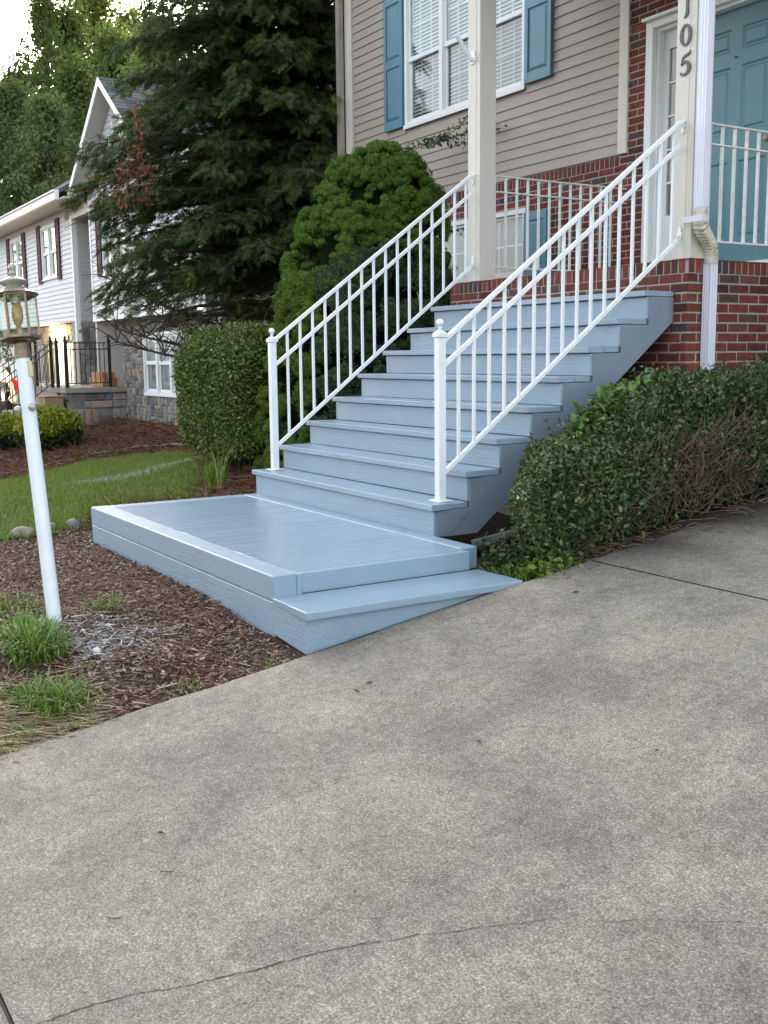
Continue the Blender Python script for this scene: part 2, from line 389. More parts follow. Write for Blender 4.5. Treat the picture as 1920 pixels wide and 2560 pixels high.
# driveway slabs with joints
def slab(y0, y1, x0=.925, x1=9.5):
    n = 26
    v = []; f = []
    yy = np.linspace(y0, y1, n); xx = np.concatenate([[x0], np.linspace(x0+.04, x1, 12)])
    V = []
    for j, y in enumerate(yy):
        for i, x in enumerate(xx):
            e = x
            if i == 0: e = x + .022*math.sin(y*3.1) + .014*math.sin(y*9.7) + RS.uniform(-.008, .008) + .10*float(ss(.2, 2.2, y))
            V.append((e, y, float(drive(y)) - (.012 if i == 0 else 0)))
    k = len(xx)
    Fs = [(j*k+i, j*k+i+1, (j+1)*k+i+1, (j+1)*k+i) for j in range(n-1) for i in range(k-1)]
    # skirt on the left edge
    b = len(V)
    for j in range(n): V.append((V[j*k][0], V[j*k][1], V[j*k][2]-.1))
    Fs += [(j*k, (j+1)*k, b+j+1, b+j) for j in range(n-1)]
    return V, Fs
V, Fs = [], []
for y0, y1 in ((-12, -6.75), (-6.738, -3.172), (-3.16, .396), (.408, 3.96), (3.972, 9)):
    v, f = slab(y0, y1); b = len(V); V += v; Fs += [tuple(b+i for i in q) for q in f]
tag(bulk('driveway', V, Fs, M['concrete'], smooth=False), kind='structure')
jt = MB()
for y in (-6.744, -3.166, .402): jt.box(.99, 9.5, y-.0055, y+.0055, float(drive(y))-.05, float(drive(y))-.006)
tag(jt.build('driveway_joint', M['crack']), kind='structure')
# crack
pts = [(2.77,-3.14),(2.785,-3.02),(2.814,-2.926),(2.898,-2.764),(2.96,-2.6),(3.042,-2.383),(3.15,-2.201),(3.22,-2.083),(3.253,-2.028),(3.328,-1.901),(3.458,-1.784),(3.593,-1.637),(3.698,-1.539),(3.86,-1.42),(4.3,-1.1),(5.0,-.6)]
P = []
for (a, b), (c, d) in zip(pts[:-1], pts[1:]):
    m = max(3, int(math.hypot(c-a, d-b)/.011))
    for k in range(m):
        t = k/m; P.append((a+(c-a)*t, b+(d-b)*t))
V = []; Fs = []
ox = oy = 0
for i, (x, y) in enumerate(P):
    ox = ox*.82 + random.uniform(-.0048, .0048); oy = oy*.82 + random.uniform(-.0035, .0035)
    w = .0013 + .0024*abs(math.sin(i*.021+.6))*random.random() + .0010*random.random()
    dx, dy = .55, -.83
    for s in (-1, 1):
        yy = y+oy+s*w*dx
        V.append((x+ox+s*w*.85, yy, float(drive(yy))+.0016))
    if i: Fs.append((2*i-2, 2*i-1, 2*i+1, 2*i))
tag(bulk('driveway_crack', V, Fs, M['crack']), kind='structure')

# ------------------------------------------------------------------ brick work (real bricks)
def bricks(name, parent, axis, plane, u0, u1, z0, z1, holes=(), out=-1, depth=.012, off=0, rowlock_top=False, L=.199, H=.0550, J=.0127, mat=None, phase=0.0):
    """axis 1: wall faces y (u = x); axis 0: wall faces x (u = y). out = sign of the facing direction."""
    mb = MB()
    def blk(a, b, c, d):
        j = .0016
        p0, p1 = plane, plane - out*depth
        vs = []
        for w, ins in ((p0, .0035), (p0 - out*.003, 0), (p1, 0)):
            for (u, v) in ((a+ins, c+ins), (b-ins, c+ins), (b-ins, d-ins), (a+ins, d-ins)):
                u += random.uniform(-j, j); v += random.uniform(-j, j); ww = w + (random.uniform(-.0015, .0015) if w != p1 else 0)
                vs.append((u, ww, v) if axis == 1 else (ww, u, v))
        fs = [(0,1,2,3)] + [(i, (i+1) % 4, 4+(i+1) % 4, 4+i) for i in range(4)] + [(4+i, 4+(i+1) % 4, 8+(i+1) % 4, 8+i) for i in range(4)]
        mb.add(vs, fs)
    def clip(a, b, c, d):
        segs = [(a, b)]
        for (h0, h1, g0, g1) in holes:
            if d > g0+.004 and c < g1-.004:
                ns = []
                for s0, s1 in segs:
                    if s1 <= h0 or s0 >= h1: ns.append((s0, s1)); continue
                    if s0 < h0: ns.append((s0, h0-.003))
                    if s1 > h1: ns.append((h1+.003, s1))
                segs = ns
        for s0, s1 in segs:
            if s1-s0 > .02: blk(s0, s1, c, d)
    top = z1
    if rowlock_top:
        top = z1 - .100
        u = u0
        while u < u1-.02:
            clip(u+.006, min(u+.0617, u1), z1-.093, z1); u += .0677
    i = 0; z = top - H
    while z > z0 - H:
        o = (L+J)/2 if (i+off) % 2 else 0
        u = u0 - o + phase
        while u < u1:
            a, b = max(u, u0), min(u+L, u1)
            if b-a > .015: clip(a, b, max(z, z0), z+H)
            u += L+J
        z -= H+J; i += 1
    o = mb.build(name, mat or M['brick'], parent)
    return o

def panel(name, mat, parent, axis, plane, back, u0, u1, z0, z1, holes=()):
    """solid backing wall with real openings"""
    us = sorted({u0, u1, *[h for q in holes for h in q[:2] if u0 < h < u1]})
    zs = sorted({z0, z1, *[h for q in holes for h in q[2:] if z0 < h < z1]})
    mb = MB()
    for a, b in zip(us[:-1], us[1:]):
        run = None
        for c, d in zip(zs[:-1], zs[1:]):
            cu, cz = (a+b)/2, (c+d)/2
            if any(h[0] < cu < h[1] and h[2] < cz < h[3] for h in holes): continue
            lo, hi = min(plane, back), max(plane, back)
            if axis == 1: mb.box(a, b, lo, hi, c, d)
            else: mb.box(lo, hi, a, b, c, d)
    return mb.build(name, mat, parent)

def laps(name, mat, parent, axis, plane, u0, u1, z0, z1, holes=(), out=-1, H=.1058, lip=.011, top=None):
    """lapped siding: every course a slanted board with a real butt edge. top(u)->z optional rake"""
    mb = MB(); z = z0
    while z < z1-.005:
        c, d = z, min(z+H, z1)
        segs = [(u0, u1)]
        for (h0, h1, g0, g1) in holes:
            if d > g0+.002 and c < g1-.002:
                ns = []
                for s0, s1 in segs:
                    if s1 <= h0 or s0 >= h1: ns.append((s0, s1)); continue
                    if s0 < h0: ns.append((s0, h0))
                    if s1 > h1: ns.append((h1, s1))
                segs = ns
        if top:
            ns = []
            for s0, s1 in segs:
                q = top(d)
                if q is None: continue
                a, b = max(s0, q[0]), min(s1, q[1])
                if b > a: ns.append((a, b))
            segs = ns
        for s0, s1 in segs:
            pf = plane + out*lip; pm = plane + out*.002
            def Pt(u, w, v): return (u, w, v) if axis == 1 else (w, u, v)
            vs = [Pt(s0, plane, c), Pt(s1, plane, c), Pt(s0, pf, c+.001), Pt(s1, pf, c+.001), Pt(s0, pf-out*.001, c+.014), Pt(s1, pf-out*.001, c+.014), Pt(s0, pm, d+.004), Pt(s1, pm, d+.004)]
            mb.add(vs, [(0,1,3,2), (2,3,5,4), (4,5,7,6), (0,2,4,6), (1,7,5,3)])
        z += H
    return mb.build(name, mat, parent)

# ------------------------------------------------------------------ THE HOUSE
HW = 3.85
house = empty('brick_and_siding_house', (-3, 3.85, 0), 'taupe sided house with red brick base, porch, teal front door and blue shutters', 'house')
UW = (-6.18, -3.86, 3.90, 5.50)        # upper window opening
LW = (-5.98, -3.86, 1.36, 2.66)        # lower window opening
DW = (-2.13, -.30, 1.735, 4.10)        # door opening
panel('wall', M['mortar'], house, 1, HW+.012, HW+.14, -7.6, 3.2, -.6, 6.9, (UW, LW, DW))
laps('siding', M['siding'], house, 1, HW+.011, -7.45, -2.45, 2.985, 6.8, (UW,), lip=.0165)
b1 = bricks('brick_base', house, 1, HW+.008, -7.6, -2.43, -.3, 2.975, (LW, (-9,-2.7,-.4,1.0)), rowlock_top=True)
panel('pier_mortar', M['mortar'], house, 1, HW+.0035, HW+.0115, -2.43, -2.1395, 1.735, 4.1)
panel('pier_mortar', M['mortar'], house, 0, -2.1395, -2.2, HW+.0125, HW+.11, 1.735, 4.1)
panel('lintel_mortar', M['mortar'], house, 1, HW+.0035, HW+.0115, -2.43, .9, 4.12, 5.4)
bricks('brick_pier', house, 1, HW-.001, -2.43, -2.135, 1.735, 4.10, off=1)
bricks('brick_pier', house, 0, -2.135, HW+.002, HW+.11, 1.735, 4.10, out=1, phase=-.1)
bricks('brick_lintel_wall', house, 1, HW-.001, -2.43, .9, 4.11, 5.4)
bricks('brick_side_pier', house, 1, HW-.001, -.29, 3.2, .8, 4.10)
# corner boards
mb = MB(); mb.box(-2.455, -2.345, HW-.022, HW+.008, 2.982, 6.8); mb.box(-2.352, -2.335, HW-.022, HW+.05, 2.98, 6.8)
mb.build('corner_board', M['trim'], house, .003)
mb = MB(); mb.box(-7.62, -7.47, HW-.022, HW+.01, 2.7, 6.8); mb.box(-7.64, -7.615, HW-.022, HW+.15, 0, 6.8)
mb.build('corner_board', M['trim'], house, .003)
# side of the house (faces -x) and roof
panel('wall', M['siding'], house, 0, -7.60, -7.48, HW+.15, 13, -.6, 6.9)
mb = MB()
mb.prism([(3.2, 6.75), (8.6, 9.6), (14, 6.75), (14, 6.6), (8.6, 9.42), (3.2, 6.6)], 0, -8.0, 3.6)
mb.box(-8.0, 3.6, 3.2, 3.85, 6.62, 6.70)
mb.build('roof', M['shingle'], house)
panel('gable_wall', M['siding'], house, 0, 3.2, 3.08, HW+.15, 13, -.2, 6.9)

# ---- windows
def shutter(parent, x0, x1, z0, z1, y, mat, splits, name='shutter'):
    mb = MB()
    mb.box(x0, x1, y-.018, y+.010, z0, z1)
    st = .055 if x1-x0 > .3 else .045
    # stiles and rails standing proud, raised panels between
    mb.box(x0, x0+st, y-.034, y-.0185, z0, z1); mb.box(x1-st, x1, y-.034, y-.0185, z0, z1)
    zz = [z0] + splits + [z1]
    rails = [(z0, z0+.10)] + [(s-.05, s+.05) for s in splits] + [(z1-.09, z1)]
    for a, b in rails: mb.box(x0+st, x1-st, y-.0335, y-.0185, a, b)
    for (a, b), (c, d) in zip(rails[:-1], rails[1:]):
        X0, X1, Z0, Z1 = x0+st+.012, x1-st-.012, b+.012, c-.012
        i = .028
        vs = [(X0, y-.0185, Z0), (X1, y-.0185, Z0), (X1, y-.0185, Z1), (X0, y-.0185, Z1), (X0+i, y-.031, Z0+i), (X1-i, y-.031, Z0+i), (X1-i, y-.031, Z1-i), (X0+i, y-.031, Z1-i)]
        mb.add(vs, [(4,5,6,7), (0,1,5,4), (1,2,6,5), (2,3,7,6), (3,0,4,7)])
    return mb.build(name, mat, parent, .002)

def window(parent, x0, x1, z0, z1, y, units, meet, cols=3, blinds=True, sc=1.0, frame_t=.05, dark_lower=False, rows=2, depth=.09, mfull=True):
    """double-hung units side by side; frame is the part, panes, blinds and muntins its pieces"""
    fr = MB(); t = frame_t
    fr.box(x0, x0+t, y-.02, y+depth, z0, z1); fr.box(x1-t, x1, y-.02, y+depth, z0, z1)
    fr.box(x0+t, x1-t, y-.02, y+depth, z1-t, z1); fr.box(x0+t, x1-t, y-.02, y+depth, z0, z0+t)
    fr.box(x0-.012, x1+.012, y-.035, y-.0205, z0-.028, z0+.022)
    W = (x1-x0)/units
    for k in range(1, units): fr.box(x0+k*W-.035*sc, x0+k*W+.035*sc, y-.019, y+depth-.001, z0+t, z1-t)
    # sashes
    for k in range(units):
        a = x0+k*W+(.035*sc if k else t); b = x0+(k+1)*W-(.035*sc if k < units-1 else t)
        s = .033*sc
        fr.box(a+.001, b-.001, y+.008, y+.05, meet-.032*sc, meet+.022*sc)
        for (c, d, yo) in ((meet+.022*sc, z1-t, .012), (z0+t, meet-.032*sc, .034)):
            fr.box(a+.001, a+s, y+yo, y+yo+.028, c, d); fr.box(b-s, b-.001, y+yo, y+yo+.028, c, d)
            if yo > .02: fr.box(a+s, b-s, y+yo, y+yo+.028, c, c+s*1.2)
            else: fr.box(a+s, b-s, y+yo, y+yo+.028, d-s, d)
    o = fr.build('window', M['white'], parent, .003)
    pn = MB(); mu = MB(); bl = MB(); cu = MB(); ps = MB()
    for k in range(units):
        a = x0+k*W+t; b = x0+(k+1)*W-.036
        pn.box(a, b, y+.026, y+.029, meet, z1-t-.002)
        ps.box(a, b, y+.046, y+.049, z0+t+.002, meet)
        for c, d, yy in ((z0+t+.03, meet-.03, y+.052), (meet+.02, z1-t-.03, y+.034)):
            for q in range(1, cols):
                xx = a + (b-a)*q/cols; mu.box(xx-.006*sc, xx+.006*sc, yy, yy+.006, c, d)
            for q in range(1, rows):
                zz = c+(d-c)*q/rows; mu.box(a+.005, b-.005, yy+.0005, yy+.0065, zz-.006*sc, zz+.006*sc)
        if blinds:
            z = z1-t-.03
            while z > z0+t+.02:
                Mx = Matrix.Translation((0, y+depth-.012, z)) @ Matrix.Rotation(R(52), 4, 'X')
                bl.box(a+.02, b-.02, -.024, .024, -.001, .001, Mx)
                z -= .043
        else:
            cu.box(a-.02, b+.02, y+depth+.02, y+depth+.024, z0+t, z1-t)
    pn.build('pane', M['glass'], o); ps.build('screened_pane', M['glass_dark'], o); mu.build('muntin_grid', M['white'], o)
    if blinds: bl.build('blind', M['blind'], o)
    else: cu.build('curtain', M['curtain'], o)
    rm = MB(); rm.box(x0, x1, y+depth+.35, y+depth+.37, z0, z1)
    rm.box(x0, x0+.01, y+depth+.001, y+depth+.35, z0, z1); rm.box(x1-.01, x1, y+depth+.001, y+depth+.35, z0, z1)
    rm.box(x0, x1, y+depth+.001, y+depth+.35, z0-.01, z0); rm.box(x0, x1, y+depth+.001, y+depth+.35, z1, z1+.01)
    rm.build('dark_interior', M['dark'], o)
    return o
window(house, *UW[:2], UW[2], UW[3], HW, 3, 4.69)
shutter(house, -6.62, -6.20, 3.915, 5.49, HW-.012, M['teal_s'], [4.70])
shutter(house, -3.835, -3.415, 3.915, 5.49, HW-.012, M['teal_s'], [4.70])
window(house, *LW[:2], LW[2], LW[3], HW+.03, 2, 1.98, cols=2, blinds=False)
shutter(house, -3.83, -3.46, 1.36, 2.60, HW-.006, M['teal_s'], [1.98])
shutter(house, -6.42, -6.02, 1.30, 2.64, HW-.006, M['teal_s'], [1.98])

# ---- door unit
DY = HW+.13
mb = MB()
mb.box(-2.13, -2.045, HW-.004, HW+.10, 1.735, 4.095); mb.box(-2.044, -2.005, HW+.045, DY+.04, 1.735, 4.055)
mb.box(-2.044, -.30, HW-.004, HW+.10, 4.03, 4.095); mb.box(-2.005, -.34, HW+.045, DY+.04, 4.000, 4.029)
mb.box(-1.725, -1.655, DY-.05, DY+.04, 1.735, 4.0); mb.box(-.735, -.665, DY-.05, DY+.04, 1.735, 4.0)
mb.box(-.385, -.34, HW, DY+.04, 1.735, 4.0)
mb.box(-2.15, -.28, HW-.05, HW+.01, 4.096, 4.125)
mb.box(-1.655, -.735, DY-.06, DY+.04, 1.735, 1.87)
for x0, x1 in ((-2.005, -1.725), (-.665, -.385)):
    mb.box(x0, x0+.06, DY-.02, DY+.02, 1.735, 4.0); mb.box(x1-.06, x1, DY-.02, DY+.02, 1.735, 4.0)
    mb.box(x0+.06, x1-.06, DY-.02, DY+.02, 1.735, 2.36); mb.box(x0+.06, x1-.06, DY-.02, DY+.02, 3.84, 4.0)
df = mb.build('door_frame', M['white'], house, .004)
for x0, x1 in ((-1.945, -1.785), (-.605, -.445)):
    mb = MB(); mu = MB(); mb.box(x0, x1, DY-.002, DY+.002, 2.36, 3.84)
    for q in range(1, 5): mu.box(x0-.01, x1+.01, DY-.018, DY-.004, 2.36+1.48*q/5-.009, 2.36+1.48*q/5+.009)
    sg = mb.build('sidelight_glass', M['glass_dark'], df); mu.build('muntin_bars', M['white'], df)
mb = MB()
for x0, x1 in ((-1.83, -1.79),):
    for i in range(44):
        z = 2.38+i*.033; mb.tube([(x0+.012+.008*math.sin(i*1.9), DY+.012, z), (x0+.012+.008*math.sin(i*1.9), DY+.012, z+.03)], .014, 6)
mb.build('lace_curtain', M['white'], df)
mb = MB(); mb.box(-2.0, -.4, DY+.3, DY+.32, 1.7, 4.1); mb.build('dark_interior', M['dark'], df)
# six-panel slab: sunken panels with raised fields
def door_slab(x0, x1, z0, z1, y):
    mb = MB(); t = .045
    px = [(x0+.115, x0+.40), (x1-.40, x1-.115)]
    pz = [(z0+.20, z0+.865), (z0+1.10, z0+1.655), (z0+1.775, z0+1.965)]
    xsn = sorted({x0, x1, *[v for p in px for v in p]}); zsn = sorted({z0, z1, *[v for p in pz for v in p]})
    for a, b in zip(xsn[:-1], xsn[1:]):
        for c, d in zip(zsn[:-1], zsn[1:]):
            cx, cz = (a+b)/2, (c+d)/2
            hole = any(p[0] < cx < p[1] for p in px) and any(p[0] < cz < p[1] for p in pz)
            if not hole: mb.box(a, b, y, y+t, c, d)
    for a, b in px:
        for c, d in pz:
            def ring(i, yy): return [(a+i, yy, c+i), (b-i, yy, c+i), (b-i, yy, d-i), (a+i, yy, d-i)]
            rs = [ring(0, y), ring(.014, y+.011), ring(.030, y+.012), ring(.048, y+.003)]
            vs = [v for r_ in rs for v in r_]
            fs = [(k*4+i, k*4+(i+1) % 4, (k+1)*4+(i+1) % 4, (k+1)*4+i) for k in range(3) for i in range(4)] + [(12, 13, 14, 15)]
            mb.add(vs, fs)
    return mb.build('front_door', M['teal_d'], house)
fd = door_slab(-1.652, -.738, 1.875, 3.998, DY)
tag(fd, 'teal six panel front door')
mb = MB(); mb.lathe([(.001,-.004),(.009,-.004),(.009,.012),(.001,.012)], (0,0,0), 12)
pv = mb.build('peephole', M['number'], fd, smooth=True); pv.data.transform(Matrix.Translation((-1.195, DY-.006, 3.60)) @ Matrix.Rotation(R(90), 4, 'X'))
mb = MB(); mb.lathe([(.001,0),(.028,0),(.028,.008),(.012,.012),(.012,.035),(.027,.045),(.027,.065),(.001,.072)], (0,0,0), 16)
kn = mb.build('knob', M['brass'], fd, smooth=True); kn.data.transform(Matrix.Translation((-.81, DY-.001, 2.86)) @ Matrix.Rotation(R(90), 4, 'X'))

# ---- porch
PY = 2.03
panel('porch_floor', M['concrete_cap'], house, 1, PY+.11, HW, -2.64, .02, 1.60, 1.735)
panel('porch_wall', M['mortar'], house, 1, PY+.0045, PY+.10, -2.677, .112, -.5, 1.722)
panel('porch_wall', M['mortar'], house, 0, .1175, .02, PY+.0055, HW, -.5, 1.722)
panel('porch_wall', M['mortar'], house, 0, -2.6775, -2.58, PY+.11, HW, -.5, 1.722)
bricks('porch_brick_front', house, 1, PY, -2.68, .118, .2, 1.735, rowlock_top=True)
bricks('porch_brick_side', house, 0, .122, PY+.004, HW-.01, .2, 1.735, out=1, rowlock_top=True, off=1)
bricks('porch_brick_side', house, 0, -2.682, PY+.004, HW-.01, .2, 1.735, out=-1, rowlock_top=True, off=1)
mb = MB(); mb.box(-2.68, .12, PY+.006, PY+.2, 1.728, 1.7362); mb.build('rowlock_mortar', M['mortar'], house)
# porch roof and beam, unseen above the picture, added to shade the porch
mb = MB(); mb.box(-2.6, .30, 1.98, 2.22, 4.45, 4.75); mb.box(-2.9, .55, 1.72, HW-.03, 4.76, 4.80); mb.box(.1, .3, 2.22, HW-.03, 4.45, 4.75)
mb.prism([(1.68, 4.81), (HW-.03, 5.45), (HW-.03, 5.35), (1.68, 4.74)], 0, -2.95, .6)
mb.build('unseen_porch_roof', M['white'], house)
def column(x0, x1, y0=PY+.002, z0=1.7365, z1=4.45):
    mb = MB(); w = x1-x0
    mb.box(x0, x1, y0, y0+w, z0, z1)
    mb.box(x0+.052, x1-.052, y0-.0025, y0, z0, z1)        # shallow centre lap on the front face
    return mb.build('porch_column', M['column'], house, .004)
cl = column(-2.412, -2.242); cr = column(-.040, .132)
tag(cl, 'beige porch column with flagpole bracket'); tag(cr, 'beige porch column with house number')
# flagpole bracket on left column
mb = MB()
Mx = Matrix.Translation((-2.335, PY-.004, 3.60))
mb.box(-.030, .030, -.004, 0, -.05, .05, Mx); mb.box(-.042, .042, -.0045, -.0005, -.03, .0, Mx)
mb.tube([(-2.335, PY-.006, 3.585), (-2.335, PY-.04, 3.59)], .020, 12)
mb.tube([(-2.335, PY-.02, 3.575), (-2.335, PY-.085, 3.655), (-2.34, PY-.165, 3.755)], [.017, .0185, .0185], 14)
mb.tube([(-2.34, PY-.160, 3.749), (-2.341, PY-.168, 3.7595)], .0205, 14)
mb.build('flagpole_bracket', M['rail'], cl, smooth=True)
# house number: strokes of changing width
def stroke(mb, pts, x, z, y, s):
    n = len(pts); V = []
    for i, (a, b, w) in enumerate(pts):
        a0, b0, _ = pts[max(i-1, 0)]; a1, b1, _ = pts[min(i+1, n-1)]
        dx, dz = a1-a0, b1-b0; l = math.hypot(dx, dz) or 1; nx_, nz_ = -dz/l*w/2, dx/l*w/2
        for yy in (y-.007, y+.001):
            V.append((x+(a+nx_)*s, yy, z+(b+nz_)*s)); V.append((x+(a-nx_)*s, yy, z+(b-nz_)*s))
    Fq = []
    for i in range(n-1):
        k = 4*i; Fq += [(k, k+1, k+5, k+4), (k+2, k+6, k+7, k+3), (k, k+4, k+6, k+2), (k+1, k+3, k+7, k+5)]
    Fq += [(0, 2, 3, 1), (4*n-4, 4*n-3, 4*n-1, 4*n-2)]
    mb.add(V, Fq)
def arc(cx, cz, rx, rz, a0, a1, n, w0, w1, wm=None):
    out = []
    for i in range(n+1):
        t = i/n; a = R(a0+(a1-a0)*t); w = w0+(w1-w0)*t
        if wm: w = w0 + (wm-w0)*abs(math.cos(a))**1.5
        out.append((cx+rx*math.cos(a), cz+rz*math.sin(a), w))
    return out
for ch, zc in (('1', 3.385), ('0', 3.197), ('5', 3.010)):
    mb = MB(); s = .148; x = .044; y = PY-.003
    if ch == '0': stroke(mb, arc(0, 0, .25, .43, 90, 450, 40, .085, .085, .17), x, zc, y, s)
    if ch == '1':
        stroke(mb, [(-.2,.30,.03),(-.10,.40,.07),(.0,.48,.10),(.06,.50,.16),(.06,.3,.15),(.05,0,.145),(.05,-.3,.15),(.03,-.38,.20),(-.04,-.46,.11),(-.13,-.53,.015)], x, zc, y, s)
    if ch == '5':
        stroke(mb, [(.30,.56,.015),(.25,.44,.08),(.12,.40,.11),(-.02,.35,.10),(-.14,.30,.07)], x, zc, y, s)
        stroke(mb, [(-.13,.34,.05),(-.17,.15,.06),(-.20,-.02,.07)], x, zc, y, s)
        stroke(mb, [(-.20,-.02,.03),(-.12,.07,.07)] + arc(0, -.16, .235, .27, 110, -95, 22, .10, .10, .19) + [(-.12,-.45,.08),(-.22,-.40,.09),(-.25,-.33,.10)], x, zc, y, s)
    mb.build('house_number', M['number'], cr)
# downspouts
def spout(mb, x0, x1, y0, y1, z0, z1):
    w, d = x1-x0, y1-y0; poly = []
    def side(ax, ay, bx, by, n, nxx, nyy):
        for i in range(n*2):
            t = i/(n*2); o = .0035 if i % 2 else 0
            poly.append((ax+(bx-ax)*t-nxx*o, ay+(by-ay)*t-nyy*o))
    side(x0, y0, x1, y0, 3, 0, -1); side(x1, y0, x1, y1, 3, 1, 0); side(x1, y1, x0, y1, 1, 0, 1); side(x0, y1, x0, y0, 2, -1, 0)
    mb.prism(poly, 2, z0, z1)
mb = MB(); spout(mb, .180, .262, 1.995, 2.050, 2.02, 4.45); ds = mb.build('downspout', M['spout'], house, .0015)
tag(ds, 'white downspout with stained corrugated elbow beside the right column')
mb = MB(); spout(mb, .128, .190, 2.170, 2.248, .2, 1.715); mb.build('downspout_lower', M['spout'], ds, .0015)
mb = MB(); mb.box(.095, .268, 1.985, 1.993, 1.965, 2.005); mb.box(.262, .268, 1.993, 2.04, 1.965, 2.005); mb.box(.090, .18, 1.987, 1.994, 1.972, 1.998); mb.build('strap', M['spout'], ds, .001)
pth = [Vector(p) for p in ((.221,2.022,2.06),(.221,2.022,1.985),(.221,2.024,1.955),(.216,2.040,1.93),(.205,2.075,1.90),(.192,2.120,1.868),(.178,2.165,1.835),(.165,2.197,1.80),(.160,2.209,1.76),(.159,2.209,1.70))]
# resample and corrugate
def resample(pts, n):
    L_ = [0]
    for a, b in zip(pts[:-1], pts[1:]): L_.append(L_[-1]+(b-a).length)
    out = []
    for i in range(n):
        t = L_[-1]*i/(n-1); k = max(j for j in range(len(L_)) if L_[j] <= t+1e-9); k = min(k, len(pts)-2)
        f = (t-L_[k])/max(1e-9, L_[k+1]-L_[k]); out.append(pts[k].lerp(pts[k+1], f))
    return out
pp = resample(pth, 76); V = []; Fs = []
for i, p in enumerate(pp):
    d = (pp[min(i+1, 75)]-pp[max(i-1, 0)]).normalized()
    cor = 1 + (.09*math.sin(i*1.25) if 12 < i < 60 else 0)
    t = i/75; hx_ = (.043*(1-t)+.034*t)*cor; hy_ = (.030*(1-t)+.041*t)*cor
    xa = Vector((1, 0, 0)); ya = d.cross(xa).normalized(); xa = ya.cross(d)
    for (sx, sy) in ((-1,-.8),(-.85,-1),(.85,-1),(1,-.8),(1,.8),(.85,1),(-.85,1),(-1,.8)): V.append(p+xa*(sx*hx_)+ya*(sy*hy_))
    if i:
        Fs += [((i-1)*8+k, (i-1)*8+(k+1) % 8, i*8+(k+1) % 8, i*8+k) for k in range(8)]
bulk('elbow', [tuple(v) for v in V], Fs, M['spout_old'], ds)
mb = MB(); spout(mb, -7.72, -7.62, 3.74, 3.80, .0, 6.6); mb.build('downspout', paint('weathered_shaded_spout', (.26,.225,.18), .6, .2, 6), house, .0015)  # weathering and tree shade both put into the spout colour

# ------------------------------------------------------------------ STAIRS
h, d, W = .19, .2529, 2.557
stairs = empty('wooden_staircase', (-1.28, 0, 0), 'blue grey painted wooden staircase of eight steps rising to the brick porch', 'staircase')
NT = 8
for i in range(NT):
    r_ = MB(); r_.box(-W, -.001 if i else .0, i*d, i*d+.022, i*h+(.001 if i else -.02), (i+1)*h-.0440, j=.0012)
    r_.build('riser', M['blue_x'], stairs, .003)
    t = MB(); z1 = (i+1)*h; ov = .022 if i < 3 else .004
    y0 = i*d-.028; y1 = (i+1)*d-.002
    ym = y0+.140
    xr = .02 if i < 2 else .004
    t.box(-W-.018, xr, y0, ym-.0015, z1-.038, z1, j=.0014)
    t.box(-W-.016, .003, ym+.0015, y1, z1-.038, z1-.0015, j=.0014)
    t.build('tread', M['blue_y'], stairs, .0045, seg=3)
for xa, xb in ((-.040, .001), (-W-.001, -W+.04)):
    poly = [(.024, -.018), (.33, -.018), (2.028, 1.312), (2.028, 8*h-.041)]
    for i in range(NT-1, 0, -1):
        poly += [(i*d+.024, (i+1)*h-.041), (i*d+.024, i*h-.041)]
    poly += [(.024, h-.041)]
    mb = MB(); mb.prism(poly, 0, xa, xb); mb.build('stringer', M['blue_shade'], stairs, .002)
mb = MB(); mb.prism([(.030, -.012), (.105, -.012), (.262, .118), (.262, .146), (.030, .148)], 0, .0015, .0065); mb.build('patch_board', M['blue_shade'], stairs, .001)
for xm in (-W/2,):
    mb = MB(); mb.prism([(.03, -.018), (.33, -.018), (2.0, 1.28), (2.0, 1.40)], 0, xm-.02, xm+.02); mb.build('stringer', M['blue_shade'], stairs)

# ------------------------------------------------------------------ LANDING
land = empty('wooden_landing', (-1, -.66, -.2), 'low blue grey timber landing platform at the foot of the staircase', 'landing')
mb = MB(); mb.box(-2.55, .557, -1.368, -1.232, -.132, 0); mb.box(.470, .556, -1.2315, -1.20, -.13, -.004); o1 = mb.build('front_timber', M['blue_timber'], land, .008, seg=3)
mb = MB(); mb.box(-2.548, .553, -1.366, -1.24, -.32, -.135); mb.build('lower_timber', M['blue_timber'], land, .007, seg=3)
mb = MB(); mb.box(-2.55, .452, -.126, -.003, -.135, -.001); mb.build('back_timber', M['blue_timber'], land, .012, seg=4)
mb = MB(); mb.box(-2.55, -2.43, -1.230, -.128, -.13, -.002); mb.box(-2.548, -2.43, -1.23, -.01, -.32, -.134); mb.build('side_timber', M['blue_timber'], land, .006)
mb = MB(); mb.box(.505, .543, -1.199, -.128, -.113, -.006); mb.build('side_timber', M['blue_timber'], land, .004)
mb = MB(); x = -2.428; k = 0
while x < .50:
    w = min(.1365, .504-x); mb.box(x, x+w-.0045, -1.2305, -.1275, -.040, -.0045+random.uniform(-.0012, .0012), j=.0008); x += .1365
mb.build('deck_boards', M['blue_deck'], land, .0035)
mb = MB(); mb.box(-2.42, .49, -1.22, -.13, -.30, -.05); mb.build('underdeck_shade_block', M['core_brown'], land)  # solid near-black block painted as the shade beneath the deck
step = empty('wooden_step', (.73, -.7, -.25), 'blue grey wedge shaped wooden step between landing and driveway', 'step')
mb = MB(); mb.box(.556, .752, -1.375, -.075, -.148, -.110, j=.001); mb.box(.756, .945, -1.385, -.068, -.150, -.108, j=.0012); mb.build('tread', M['blue_deck'], step, .006, seg=3)
mb = MB(); mb.prism([(-1.362, -.325), (-1.362, -.1505), (-.30, -.1505), (-.30, -.164)], 0, .872, .912); mb.build('riser', M['blue_timber'], step, .003)
